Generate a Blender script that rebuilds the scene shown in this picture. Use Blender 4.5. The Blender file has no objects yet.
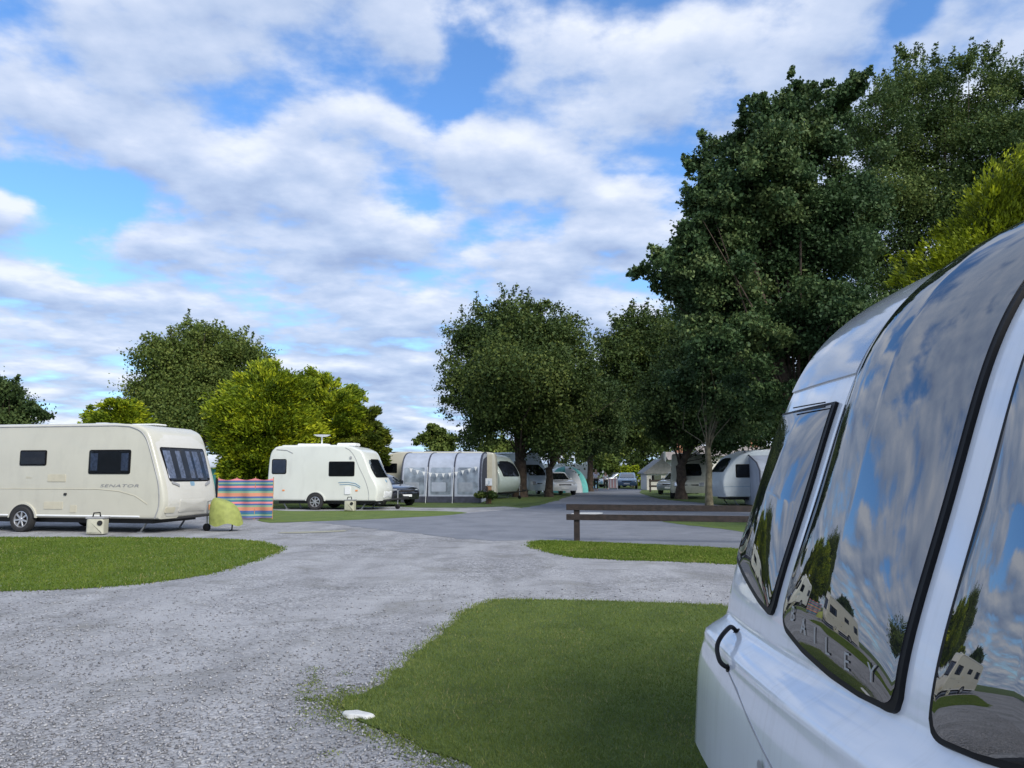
import bpy, bmesh, math, random
import numpy as np
from mathutils import Vector, Matrix
R = math.radians
rng = np.random.default_rng(11); random.seed(11)
S = bpy.context.scene; COL = S.collection
F = 770.0; TH = math.atan(88/770.0); H = 1.5
CT, ST = math.cos(TH), math.sin(TH)

def ray(px, py):
    a = (px-512)/F; b = (384-py)/F
    return np.array([a, CT - b*ST, ST + b*CT])
def P(px, py, D):
    r = ray(px, py); t = D/r[1]; return Vector((r[0]*t, D, H + r[2]*t))
def G(px, py, z=0.0):
    r = ray(px, py); t = (z-H)/r[2]; return Vector((r[0]*t, r[1]*t, z))
def proj(p):
    x, y, z = p[0], p[1], p[2]-H
    d = y*CT+z*ST; u = -y*ST+z*CT
    return np.array([512+F*x/d, 384-F*u/d])

# ---------------------------------------------------------------- materials
def nt(m):
    m.use_nodes = True; return m.node_tree.nodes, m.node_tree.links
def mat(name, col, rough=.6, metal=0.0, var=.12, vscale=6.0, ior=1.5, bump=0.0, bscale=60.0, col2=None, coat=0.0, trans=0.0, rvar=0.0):
    m = bpy.data.materials.new(name); N, L = nt(m); b = N['Principled BSDF']
    tc = N.new('ShaderNodeTexCoord'); n = N.new('ShaderNodeTexNoise'); n.inputs['Scale'].default_value = vscale
    n.inputs['Detail'].default_value = 5
    L.new(tc.outputs['Object'], n.inputs['Vector'])
    r = N.new('ShaderNodeValToRGB'); c2 = col2 if col2 else tuple(min(1, c*(1+var)) for c in col)
    c1 = col if col2 else tuple(c*(1-var) for c in col)
    r.color_ramp.elements[0].color = (*c1, 1); r.color_ramp.elements[1].color = (*c2, 1)
    r.color_ramp.elements[0].position = .35; r.color_ramp.elements[1].position = .65
    L.new(n.outputs['Fac'], r.inputs['Fac']); L.new(r.outputs['Color'], b.inputs['Base Color'])
    b.inputs['Roughness'].default_value = rough; b.inputs['Metallic'].default_value = metal
    b.inputs['IOR'].default_value = ior; b.inputs['Coat Weight'].default_value = coat
    b.inputs['Coat Roughness'].default_value = .04
    b.inputs['Transmission Weight'].default_value = trans
    if rvar:
        mr = N.new('ShaderNodeMapRange'); mr.inputs['To Min'].default_value = max(0, rough-rvar); mr.inputs['To Max'].default_value = rough+rvar
        n3 = N.new('ShaderNodeTexNoise'); n3.inputs['Scale'].default_value = vscale*2.3; L.new(tc.outputs['Object'], n3.inputs['Vector'])
        L.new(n3.outputs['Fac'], mr.inputs['Value']); L.new(mr.outputs['Result'], b.inputs['Roughness'])
    if bump:
        n2 = N.new('ShaderNodeTexNoise'); n2.inputs['Scale'].default_value = bscale; n2.inputs['Detail'].default_value = 4
        L.new(tc.outputs['Object'], n2.inputs['Vector'])
        bp = N.new('ShaderNodeBump'); bp.inputs['Strength'].default_value = bump; bp.inputs['Distance'].default_value = .02
        L.new(n2.outputs['Fac'], bp.inputs['Height']); L.new(bp.outputs['Normal'], b.inputs['Normal'])
    return m
def grime(m, amount=.18):
    N, L = nt(m); b = N['Principled BSDF']; src = b.inputs['Base Color'].links[0].from_socket
    tc = N.new('ShaderNodeTexCoord'); mp = N.new('ShaderNodeMapping'); mp.inputs['Scale'].default_value = (3, 22, .9); L.new(tc.outputs['Object'], mp.inputs[0])
    n = N.new('ShaderNodeTexNoise'); n.inputs['Scale'].default_value = 1.0; n.inputs['Detail'].default_value = 7; n.inputs['Roughness'].default_value = .65; L.new(mp.outputs[0], n.inputs['Vector'])
    r = N.new('ShaderNodeValToRGB'); r.color_ramp.elements[0].position = .52; r.color_ramp.elements[1].position = .78; L.new(n.outputs['Fac'], r.inputs[0])
    k = N.new('ShaderNodeMath'); k.operation = 'MULTIPLY'; k.inputs[1].default_value = amount; L.new(r.outputs[0], k.inputs[0])
    x = N.new('ShaderNodeMix'); x.data_type = 'RGBA'; L.new(k.outputs[0], x.inputs[0]); L.new(src, x.inputs[6]); x.inputs[7].default_value = (.30, .29, .26, 1); L.new(x.outputs[2], b.inputs['Base Color'])
def thin_glass(name, tint, ior=1.6):
    m = bpy.data.materials.new(name); N, L = nt(m); N.remove(N['Principled BSDF']); o = N['Material Output']
    t = N.new('ShaderNodeBsdfTransparent'); t.inputs[0].default_value = (*tint, 1)
    g = N.new('ShaderNodeBsdfGlossy'); g.inputs['Roughness'].default_value = .03
    f = N.new('ShaderNodeFresnel'); f.inputs['IOR'].default_value = ior
    n = N.new('ShaderNodeTexNoise'); n.inputs['Scale'].default_value = 2.5; bp = N.new('ShaderNodeBump'); bp.inputs['Strength'].default_value = .05
    L.new(n.outputs['Fac'], bp.inputs['Height']); L.new(bp.outputs['Normal'], g.inputs['Normal'])
    x = N.new('ShaderNodeMixShader'); L.new(f.outputs[0], x.inputs[0]); L.new(t.outputs[0], x.inputs[1]); L.new(g.outputs[0], x.inputs[2]); L.new(x.outputs[0], o.inputs['Surface'])
    return m
def leafmat(name, c1, c2, c3, transl=.25, nscale=.6):
    m = bpy.data.materials.new(name); N, L = nt(m); N.remove(N['Principled BSDF']); o = N['Material Output']
    at = N.new('ShaderNodeAttribute'); at.attribute_name = 'var'
    r = N.new('ShaderNodeValToRGB'); e = r.color_ramp.elements
    e[0].color = (*c1, 1); e[1].color = (*c3, 1); k = e.new(.55); k.color = (*c2, 1)
    L.new(at.outputs['Fac'], r.inputs['Fac'])
    d = N.new('ShaderNodeBsdfPrincipled'); d.inputs['Roughness'].default_value = .6; d.inputs['IOR'].default_value = 1.3
    L.new(r.outputs['Color'], d.inputs['Base Color'])
    t = N.new('ShaderNodeBsdfTranslucent'); L.new(r.outputs['Color'], t.inputs[0])
    x = N.new('ShaderNodeMixShader'); x.inputs[0].default_value = transl
    L.new(d.outputs[0], x.inputs[1]); L.new(t.outputs[0], x.inputs[2]); L.new(x.outputs[0], o.inputs['Surface'])
    return m
M = {}
M['beige'] = mat('beige_panel', (.50, .485, .41), .32, var=.03, vscale=1.5, coat=.3)
M['cream'] = mat('cream_white_moulding', (.54, .525, .48), .35, var=.03, vscale=1.5, coat=.3)
M['white'] = mat('white_panel', (.62, .635, .585), .3, var=.025, vscale=1.5, coat=.3)
M['white2'] = mat('white_gloss_body', (.74, .77, .82), .16, var=.02, vscale=2, coat=1.0)
M['greygreen'] = mat('grey_green_panel', (.36, .42, .40), .35, var=.04, coat=.3)
M['greyblue'] = mat('pale_grey_panel', (.50, .56, .60), .35, var=.04, coat=.3)
grime(M['white2'], .22); grime(M['beige'], .25); grime(M['white'], .2); grime(M['cream'], .2)
M['roofgrey'] = mat('roof_panel', (.52, .54, .57), .4, var=.05)
M['rubber'] = mat('black_rubber', (.008, .008, .009), .5, var=.2, ior=1.3)
M['tyre'] = mat('tyre_rubber', (.02, .02, .021), .8, var=.2, vscale=20, bump=.2)
M['alloy'] = mat('alloy_metal', (.62, .63, .65), .3, metal=.8, var=.06)
M['steel'] = mat('galvanised_steel', (.35, .36, .37), .45, metal=.7, var=.2, vscale=14)
M['black'] = mat('black_underframe', (.015, .015, .016), .6, var=.2)
M['acrylic'] = mat('dark_acrylic', (.012, .014, .018), .012, var=.1, ior=3.1)
M['darkint'] = mat('dark_interior', (.02, .022, .03), .7, var=.5, vscale=5)
M['curtain'] = mat('pale_curtain', (.50, .52, .60), .9, var=.35, vscale=14)
M['blind'] = mat('grey_blind', (.30, .33, .38), .8, var=.1)
M['glass'] = thin_glass('window_glass', (.55, .6, .68))
M['vent'] = mat('cream_vent', (.50, .465, .36), .5, var=.05)
M['trimgrey'] = mat('grey_trim', (.30, .30, .31), .4, var=.1)
M['decal'] = mat('grey_decal', (.20, .20, .22), .5, var=.1)
M['bluedecal'] = mat('blue_decal', (.20, .32, .42), .4, var=.1)
M['orange'] = mat('orange_reflector', (.75, .28, .10), .3, var=.1)
M['redl'] = mat('red_lens', (.5, .03, .02), .2)
M['whitepl'] = mat('white_plastic', (.75, .76, .76), .4, var=.05)
M['barrel'] = mat('cream_plastic', (.44, .43, .34), .45, var=.08)
M['wood'] = mat('dark_stained_timber', (.022, .014, .011), .65, var=.4, vscale=9, bump=.5, bscale=40)
M['woodtan'] = mat('tan_timber', (.38, .20, .10), .7, var=.25, vscale=8)
M['lime'] = mat('lime_cover_cloth', (.26, .29, .075), .75, var=.12, vscale=8, bump=.6, bscale=9)
M['blackpaint'] = mat('black_car_paint', (.012, .013, .02), .12, var=.1, coat=1)
M['silverpaint'] = mat('silver_car_paint', (.45, .48, .5), .25, metal=.5, var=.05, coat=1)
M['whitepaint'] = mat('white_car_paint', (.7, .72, .74), .2, var=.03, coat=1)
M['bluepaint'] = mat('blue_grey_car_paint', (.10, .17, .26), .2, var=.08, coat=1)
M['lamp'] = mat('clear_lamp_lens', (.7, .72, .75), .08, metal=.6)
M['awn'] = mat('grey_awning_cloth', (.34, .38, .46), .7, var=.08, vscale=3)
M['awnl'] = mat('pale_awning_cloth', (.38, .42, .50), .7, var=.08, vscale=3)
M['awnd'] = mat('dark_awning_cloth', (.05, .055, .08), .8, var=.2)
M['awnw'] = mat('clear_awning_film', (.24, .28, .33), .18, var=.35, vscale=2.2, rvar=.1)
M['teal'] = mat('teal_tent_cloth', (.16, .55, .50), .7, var=.1)
M['bluet'] = mat('blue_tent_cloth', (.16, .42, .72), .7, var=.1)
M['pinkt'] = mat('pink_tent_cloth', (.62, .34, .34), .7, var=.1)
M['bark'] = mat('brown_bark', (.055, .038, .027), .9, var=.5, vscale=5, bump=1, bscale=14)
M['barkl'] = mat('pale_bark', (.13, .115, .075), .9, var=.45, vscale=5, bump=1, bscale=14)
M['stone'] = mat('white_stone', (.55, .55, .53), .8, var=.1, vscale=10, bump=.5, bscale=20)
M['render'] = mat('pale_render', (.62, .60, .55), .8, var=.08)
M['tile'] = mat('brown_roof_tile', (.24, .21, .19), .8, var=.25, vscale=4, bump=.5)
M['slate'] = mat('grey_roof_slate', (.25, .25, .25), .8, var=.15, vscale=4)
M['brick'] = mat('terracotta_brick', (.42, .20, .12), .85, var=.25, vscale=12)
M['skin'] = mat('skin_tone', (.50, .30, .22), .6)
M['hair'] = mat('brown_hair', (.06, .04, .025), .8)
M['shirt'] = mat('pale_lilac_shirt', (.74, .70, .80), .8)
M['shirt2'] = mat('white_shirt', (.72, .72, .74), .8)
M['trouser'] = mat('dark_trousers', (.02, .03, .03), .85)
M['feather'] = mat('grey_feathers', (.2, .2, .21), .8, var=.3)
M['letter'] = mat('silver_lettering', (.34, .35, .35), .4, var=.05)
M['gold'] = leafmat('golden_conifer_leaf', (.045, .085, .008), (.18, .245, .012), (.50, .52, .020), .25)
M['gold2'] = leafmat('golden_cypress_leaf', (.055, .08, .007), (.19, .24, .010), (.46, .50, .018), .25)
M['conif'] = leafmat('green_conifer_leaf', (.035, .06, .008), (.09, .12, .010), (.19, .20, .018), .2)
M['oak'] = leafmat('dark_oak_leaf', (0.028, 0.053, 0.016), (0.065, 0.102, 0.025), (0.147, 0.178, 0.040), .2)
M['oak2'] = leafmat('deep_green_leaf', (0.022, 0.046, 0.016), (0.053, 0.090, 0.028), (0.116, 0.155, 0.046), .2)
M['oak3'] = leafmat('mid_green_leaf', (0.054, 0.090, 0.022), (0.124, 0.171, 0.037), (0.232, 0.264, 0.062), .25)
M['big'] = leafmat('broad_maple_leaf', (0.025, 0.056, 0.022), (0.062, 0.112, 0.040), (0.155, 0.202, 0.070), .2)
M['big2'] = leafmat('grey_green_tall_leaf', (0.034, 0.065, 0.022), (0.081, 0.132, 0.037), (0.186, 0.232, 0.062), .25)

# ---------------------------------------------------------------- object helpers
def tag(o, label=None, cat=None, group=None, kind=None):
    if label: o['label'] = label
    if cat: o['category'] = cat
    if group: o['group'] = group
    if kind: o['kind'] = kind
    return o
def link(name, me, m, parent=None, smooth=None):
    if m is not None: me.materials.append(M[m] if isinstance(m, str) else m)
    o = bpy.data.objects.new(name, me); COL.objects.link(o)
    if parent is not None: o.parent = parent
    if smooth is not None:
        me.polygons.foreach_set('use_smooth', [True]*len(me.polygons))
        if smooth < 180:
            try: me.set_sharp_from_angle(angle=R(smooth))
            except Exception: pass
    return o
def empty(name, label, cat, loc=(0, 0, 0), rz=0.0, group=None):
    o = bpy.data.objects.new(name, None); COL.objects.link(o); o.location = loc; o.rotation_euler = (0, 0, rz)
    o.empty_display_size = .2
    return tag(o, label, cat, group)
def copy_tree(o, parent=None):
    c = o.copy(); COL.objects.link(c); c.parent = parent
    for ch in [k for k in bpy.data.objects if k.parent == o]: copy_tree(ch, c)
    return c
class MB:
    def __init__(s): s.v = []; s.f = []
    def add(s, vs, fs):
        b = len(s.v); s.v += [tuple(v) for v in vs]; s.f += [tuple(i+b for i in f) for f in fs]; return s
    def box(s, x0, x1, y0, y1, z0, z1, bev=0.0, mtx=None):
        bm = bmesh.new(); bmesh.ops.create_cube(bm, size=1)
        for v in bm.verts: v.co = Vector((x0+(v.co.x+.5)*(x1-x0), y0+(v.co.y+.5)*(y1-y0), z0+(v.co.z+.5)*(z1-z0)))
        if bev: bmesh.ops.bevel(bm, geom=bm.edges[:], offset=bev, segments=2, affect='EDGES')
        if mtx is not None: bm.transform(mtx)
        bm.verts.index_update(); s.add([v.co[:] for v in bm.verts], [[v.index for v in f.verts] for f in bm.faces]); bm.free(); return s
    def tube(s, pts, rad, n=8, cap=True):
        pts = [Vector(p) for p in pts]; rr = rad if hasattr(rad, '__len__') else [rad]*len(pts)
        vs = []; prev = None
        for i, p in enumerate(pts):
            d = (pts[min(i+1, len(pts)-1)]-pts[max(i-1, 0)]).normalized()
            a = prev - d*prev.dot(d) if prev is not None else d.orthogonal()
            if a.length < 1e-6: a = d.orthogonal()
            a.normalize(); prev = a; b = d.cross(a)
            for k in range(n):
                t = 2*math.pi*k/n; vs.append(p+(a*math.cos(t)+b*math.sin(t))*rr[i])
        fs = [[i*n+k, i*n+(k+1) % n, (i+1)*n+(k+1) % n, (i+1)*n+k] for i in range(len(pts)-1) for k in range(n)]
        if cap: fs += [list(range(n))[::-1], [(len(pts)-1)*n+k for k in range(n)]]
        return s.add(vs, fs)
    def lathe(s, prof, n=24, axis='z', c=(0, 0, 0)):
        vs = []
        for (r, h) in prof:
            for k in range(n):
                t = 2*math.pi*k/n; a, b = r*math.cos(t), r*math.sin(t)
                vs.append((c[0]+a, c[1]+b, c[2]+h) if axis == 'z' else (c[0]+a, c[1]+h, c[2]+b))
        fs = [[i*n+k, i*n+(k+1) % n, (i+1)*n+(k+1) % n, (i+1)*n+k] for i in range(len(prof)-1) for k in range(n)]
        return s.add(vs, fs)
    def build(s, name, m, parent=None, smooth=None):
        me = bpy.data.meshes.new(name); me.from_pydata(s.v, [], s.f); me.validate()
        bm = bmesh.new(); bm.from_mesh(me); bmesh.ops.recalc_face_normals(bm, faces=bm.faces[:]); bm.to_mesh(me); bm.free()
        return link(name, me, m, parent, smooth)
def roundpoly(pts, r, n=4):
    out = []; N_ = len(pts); rr = r if hasattr(r, '__len__') else [r]*N_
    for i in range(N_):
        p = Vector(pts[i]); a = Vector(pts[i-1])-p; b = Vector(pts[(i+1) % N_])-p
        q = min(rr[i], a.length*.48, b.length*.48)
        A = p+a.normalized()*q; B = p+b.normalized()*q
        for k in range(n+1):
            t = k/n; out.append(tuple(A*(1-t)**2+p*2*t*(1-t)+B*t*t))
    return out
def rrect(x0, x1, z0, z1, r=.05): return roundpoly([(x0, z0), (x1, z0), (x1, z1), (x0, z1)], r)
def inset2(pts, d):
    n = len(pts); out = []
    area = sum(pts[i][0]*pts[(i+1) % n][1]-pts[(i+1) % n][0]*pts[i][1] for i in range(n)); sg = 1 if area > 0 else -1
    for i in range(n):
        a, p, b = Vector(pts[i-1]), Vector(pts[i]), Vector(pts[(i+1) % n])
        e1 = (p-a); e2 = (b-p)
        if e1.length < 1e-7: e1 = e2
        if e2.length < 1e-7: e2 = e1
        e1 = e1.normalized(); e2 = e2.normalized()
        n1 = Vector((-e1.y, e1.x))*sg; n2 = Vector((-e2.y, e2.x))*sg; nn = n1+n2
        if nn.length < 1e-6: nn = n1
        nn.normalize(); k = max(.5, nn.dot(n1)); out.append(tuple(p+nn*(d/k)))
    return out
def patch(pts, fmap, off, rings=4, back=-.01, dense=0):
    """panel with an outline in surface coordinates mapped on a curved surface, with a skirt going back into it"""
    if dense:
        q = []
        for i in range(len(pts)):
            a, b = pts[i], pts[(i+1) % len(pts)]; d = math.hypot(b[0]-a[0], b[1]-a[1]); k = max(1, int(d/dense))
            q += [(a[0]+(b[0]-a[0])*j/k, a[1]+(b[1]-a[1])*j/k) for j in range(k)]
        pts = q
    n = len(pts); cx = sum(p[0] for p in pts)/n; cz = sum(p[1] for p in pts)/n
    vs = [fmap(p[0], p[1], back) for p in pts]; fs = []
    for k in range(rings):
        t = 1-k/rings; o = off if k else off
        vs += [fmap(cx+(p[0]-cx)*t, cz+(p[1]-cz)*t, o) for p in pts]
    vs.append(fmap(cx, cz, off))
    for k in range(rings):
        for i in range(n): fs.append([k*n+i, k*n+(i+1) % n, (k+1)*n+(i+1) % n, (k+1)*n+i])
    for i in range(n): fs.append([rings*n+i, rings*n+(i+1) % n, (rings+1)*n])
    mb = MB(); mb.add(vs, fs); return mb
def boxy(outline, W, r=.06, k=0.0, xf=None, steps=4, smooth_n=0, taper=0.0):
    """extrude a side outline (x,z) across y with rounded edges; k = plan curvature of the front beyond xf"""
    ys = [(-W/2+r-r*math.sin(a), r*(1-math.cos(a))) for a in [R(90)*i/steps for i in range(steps, -1, -1)]]
    mid = [(-W/2+r+(W-2*r)*i/6, 0) for i in range(1, 6)]
    ys = ys+mid+[(-y, i) for y, i in ys[::-1]]
    n = len(outline); vs = []; xm = max(p[0] for p in outline); zs = [p[1] for p in outline]; z0, z1 = min(zs), max(zs)
    for y, ins in ys:
        o = inset2(outline, ins) if ins else outline
        for (x, z) in o:
            w = 0
            if k and xf is not None and x > xf: w = min(1, (x-xf)/(xm-xf)*1.6)
            sc = 1-taper*(z-z0)/(z1-z0)
            vs.append((x-k*w*abs(2*y/W)**2.2, y*sc, z))
    fs = [[i*n+j, i*n+(j+1) % n, (i+1)*n+(j+1) % n, (i+1)*n+j] for i in range(len(ys)-1) for j in range(n)]
    fs += [list(range(n)), [(len(ys)-1)*n+j for j in range(n)][::-1]]
    return MB().add(vs, fs)
def textmesh(txt, size, shear=0.0, spacing=1.0):
    cu = bpy.data.curves.new('lettering', 'FONT'); cu.body = txt; cu.size = size; cu.shear = shear; cu.space_character = spacing
    cu.resolution_u = 3
    o = bpy.data.objects.new('lettering', cu); COL.objects.link(o)
    bpy.context.view_layer.update()
    me = bpy.data.meshes.new_from_object(o.evaluated_get(bpy.context.evaluated_depsgraph_get()))
    bpy.data.objects.remove(o); bpy.data.curves.remove(cu)
    return me
def lettering(name, txt, size, fmap, m, parent, shear=0, spacing=1.0):
    me = textmesh(txt, size, shear, spacing)
    for v in me.vertices: v.co = fmap(v.co.x, v.co.y)
    me.materials.clear(); return link(name, me, m, parent)

# ---------------------------------------------------------------- wheels
def wheel(parent, x, y, r, side=-1, w=.19, spokes=7, rimm='alloy'):
    """side -1: outer face towards -y"""
    e = MB(); s = side
    prof = [(r*.62, -s*w*.5), (r*.9, -s*w*.5), (r, -s*w*.35), (r, s*w*.3), (r*.93, s*w*.5), (r*.70, s*w*.5), (r*.62, s*w*.38), (r*.62, -s*w*.5)]
    hub = bpy.data.objects.new('wheel', None)
    t = MB().lathe(prof, 28, 'y', (0, 0, 0)).build('wheel', 'tyre', parent, 40); t.location = (x, y, r)
    rim = MB(); rim.lathe([(r*.66, s*w*.40), (r*.60, s*w*.44), (r*.57, s*w*.36), (r*.57, 0)], 28, 'y')
    for i in range(spokes):
        a = 2*math.pi*i/spokes+.3
        q = Matrix.Rotation(a, 4, 'Y')
        y0, y1 = sorted((s*w*.26, s*w*.40))
        rim.box(r*.06, r*.60, y0, y1, -r*.065, r*.065, .004, q)
    rim.lathe([(0.001, s*w*.45), (r*.13, s*w*.44), (r*.15, s*w*.3)], 14, 'y')
    rim.build('rim', rimm, t, 40)
    dk = MB().lathe([(0.001, s*w*.12), (r*.58, s*w*.10)], 24, 'y').build('brake_disc', 'black', t)
    bpy.data.objects.remove(hub)
    return t

# ---------------------------------------------------------------- caravans
def sm(pts, n=3):
    """Catmull-Rom through 2-D points, open"""
    out = []; q = [pts[0]]+list(pts)+[pts[-1]]
    for i in range(1, len(q)-2):
        p0, p1, p2, p3 = [np.array(a, float) for a in q[i-1:i+3]]
        for k in range(n):
            t = k/n; out.append(tuple(.5*((2*p1)+(-p0+p2)*t+(2*p0-5*p1+4*p2-p3)*t*t+(-p0+3*p1-3*p2+p3)*t**3)))
    out.append(tuple(pts[-1])); return out
def window(parent, poly, fmap, glass='glass', inner='darkint', curtains=0, fr='rubber', rb=.035):
    dn = .12
    f = patch(poly, fmap, .012, dense=dn, rings=7).build('window', fr, parent)
    ins = inset2(poly, rb)
    patch(ins, fmap, .016, back=.008, dense=dn, rings=7).build('blind' if inner == 'blind' else 'interior', inner, f)
    if curtains:
        xs = [p[0] for p in ins]; zs = [p[1] for p in ins]; x0, x1, z0, z1 = min(xs), max(xs), min(zs), max(zs)
        w = (x1-x0)
        spans = [(.02, .2), (.8, .98)] if curtains == 2 else [(.02, .16), (.27, .37), (.50, .60), (.66, .80), (.90, .98)]
        for a, b in spans:
            # keep the curtain inside the slanted pane
            def cl(x): return x
            patch(rrect(x0+w*a, x0+w*b, z0+.05, z1-.05, .01), fmap, .020, back=.012, rings=4, dense=dn).build('curtain', 'curtain', f)
    patch(ins, fmap, .028, back=.015, rings=7, dense=dn).build('pane', glass, f)
    return f
def caravan(label, loc, rz, L, W=2.2, Hh=2.6, zb=.38, body='beige', fprof=None, rprof=None, k=.12, group=None, roofm='roofgrey', name='touring_caravan', wheel_x=(-.3,), frame=True, cat='caravan', rimspokes=7, arch='body'):
    root = empty(name, label, cat, loc, rz, group)
    fprof = fprof or [(zb, .10), (.8, .0), (1.1, .05), (1.4, .18), (1.9, .42), (2.2, .60), (2.4, .82), (Hh-.06, 1.05)]
    rprof = rprof or [(zb, .02), (1.0, 0), (1.9, .04), (2.3, .12), (Hh-.06, .3)]
    fz = [a for a, b in fprof]; fs_ = [b for a, b in fprof]
    _hb = None; fr = sm([(L/2-s, z) for z, s in fprof], 3); rr = sm([(-L/2+s, z) for z, s in rprof], 3)
    top = [(L/2-fprof[-1][1]-.25, Hh-.015), (L/2-fprof[-1][1]-.8, Hh), (-L/2+rprof[-1][1]+.5, Hh), (-L/2+rprof[-1][1]+.15, Hh-.02)]
    out = fr+top+rr[::-1]
    boxy(out, W, .07, k, L/2-.9).build('body', body, root, 35)
    smf = sm([(s, z) for z, s in fprof], 6); zz = [p[1] for p in smf]; ss = [p[0] for p in smf]
    def fmap(u, z, off=0): # front
        return (L/2-float(np.interp(z, zz, ss))-k*abs(2*u/W)**2.2+off, u, z)
    def smap(x, z, off=0): return (x, -W/2-off, z)
    # roof skin with a small lip
    MB().box(-L/2+.55, L/2-fprof[-1][1]-.7, -W/2+.10, W/2-.10, Hh-.01, Hh+.018, .006).build('roof_skin', roofm, root)
    # underframe
    MB().box(-L/2+.4, L/2-.5, -W/2+.25, W/2-.25, zb-.12, zb+.02).build('underframe', 'black', root)
    for wx in wheel_x:
        r = .32
        ap = [(wx+(r+.10)*math.cos(t), r+(r+.10)*math.sin(t)) for t in np.linspace(math.asin((zb-r)/(r+.1)), math.pi-math.asin((zb-r)/(r+.1)), 16)]
        ap2 = [(wx+(r+.055)*math.cos(t), r+.0+(r+.055)*math.sin(t)) for t in np.linspace(math.asin((zb-r)/(r+.055)), math.pi-math.asin((zb-r)/(r+.055)), 16)]
        ar = patch(ap, smap, .035, rings=3).build('wheel_arch', body, root)
        patch(ap2, smap, .040, rings=3, back=.02).build('arch_liner', 'black', ar)
        wheel(root, wx, -W/2+.02, r, -1, .2, rimspokes); wheel(root, wx, W/2-.02, r, 1, .2, rimspokes)
    # corner steadies
    for sx in (-L/2+.45, L/2-.62):
        for sy in (-W/2+.35, W/2-.35):
            d = .28 if sx < 0 else -.28
            st = MB().box(-.02, .02, -.02, .02, 0, .52, .004, Matrix.Translation((sx+d, sy, .03)) @ Matrix.Rotation(-math.atan2(d, .40), 4, 'Y')); st.box(sx+d-.07, sx+d+.07, sy-.06, sy+.06, .0, .03, .005)
            st.build('corner_steady', 'steel', root)
    if frame:
        a = MB(); hx = L/2+.68
        a.tube([(L/2-.5, -.75, zb-.04), (hx-.25, -.06, .42), (hx, 0, .44)], .035, 6); a.tube([(L/2-.5, .75, zb-.04), (hx-.25, .06, .42), (hx, 0, .44)], .035, 6)
        a.box(hx-.1, hx+.16, -.045, .045, .42, .53, .01); a.tube([(hx-.05, 0, .5), (hx-.18, 0, .68)], .018, 6)
        a.build('drawbar', 'black', root)
        j = MB(); j.tube([(hx-.32, .07, .10), (hx-.32, .07, .75)], .024, 8); j.tube([(hx-.32, .07, .75), (hx-.22, .07, .77)], .012, 6); j.build('jockey_post', 'steel', root)
        jw = MB().lathe([(0.001, -.035), (.08, -.035), (.10, -.02), (.10, .02), (.08, .035), (.001, .035)], 18, 'y', (hx-.32, .07, .10)); jw.build('jockey_wheel', 'rubber', root, 40)
    return root, fmap, smap
def rooflight(parent, x, y, w, l, z, h=.09, m='whitepl'):
    MB().box(x-l/2, x+l/2, y-w/2, y+w/2, z, z+h, .03).build('roof_light', m, parent)

# caravan 1: beige, long, left
L1 = 6.6
gA = G(164, 530)
c1front = P(190, 500, 20.0)
rz1 = R(-11.5)
cx1 = -8.16-L1/2*math.cos(rz1); cy1 = 19.95-L1/2*math.sin(rz1)
C1, f1, s1 = caravan('long beige twin window caravan at the left edge with a blue tinted front window', (cx1, cy1, 0), rz1, L1, 2.25, 2.70, .36, 'beige', wheel_x=(L1/2-4.02,), k=.07, roofm='roofgrey',
    fprof=[(.36, .10), (.7, .0), (1.0, .02), (1.3, .09), (1.7, .22), (2.12, .37), (2.35, .47), (2.54, .62), (2.66, .90)])
x0 = L1/2
window(C1, rrect(x0-4.22, x0-3.43, 1.66, 2.05, .05), s1)
window(C1, rrect(x0-2.20, x0-1.02, 1.45, 2.05, .06), s1, curtains=2)
window(C1, rrect(x0-6.2, x0-5.2, 1.45, 2.05, .06), s1, curtains=2)
window(C1, roundpoly([(-.86, 1.26), (.86, 1.26), (.93, 2.12), (-.93, 2.12)], .09), f1, curtains=5)
def rail(parent, pts, m='trimgrey', name='awning_rail', r=.014): MB().tube(pts, r, 6).build(name, m, parent)
# grey seam between side and front moulding, following the side outline
prof = sm([(s, z) for z, s in [(.38, .28), (.7, .18), (1.2, .22), (1.7, .38), (2.12, .53), (2.35, .64), (2.52, .82), (2.62, 1.10)]], 4)
rail(C1, [s1(x0-s, z, .004) for s, z in prof]+[s1(x0-1.5, 2.645, .0), s1(-x0+.6, 2.645, .0)], 'trimgrey')
rail(C1, [s1(-x0+.1, 1.08, .001), s1(x0-1.9, 1.08, .001), s1(x0-1.3, 1.03, .001), s1(x0-.85, .92, .001), s1(x0-.5, .72, .001)], 'vent', 'body_moulding', .009)
rail(C1, [s1(-x0+.1, .42, .001), s1(x0-.7, .42, .001)], 'whitepl', 'skirt_trim', .022)
for (a, b, c, d) in ((x0-3.36, x0-2.84, 1.26, 1.44), (x0-3.42, x0-2.88, .58, .76), (x0-2.66, x0-2.48, .50, .68)):
    v = patch(rrect(a, b, c, d, .02), s1, .012).build('fridge_vent', 'vent', C1)
lettering('lettering', 'SENATOR', .10, lambda x, y: s1(x0-1.85+x*2.3, 1.13+y, .006), 'decal', C1, .25, 1.1)
lettering('lettering', 'Bailey', .07, lambda x, y: s1(x0-4.0+x, 1.34+y, .006), 'vent', C1, .2)
patch(rrect(x0-2.86, x0-2.78, .92, .98, .02), s1, .02).build('filler_cap', 'black', C1)
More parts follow.
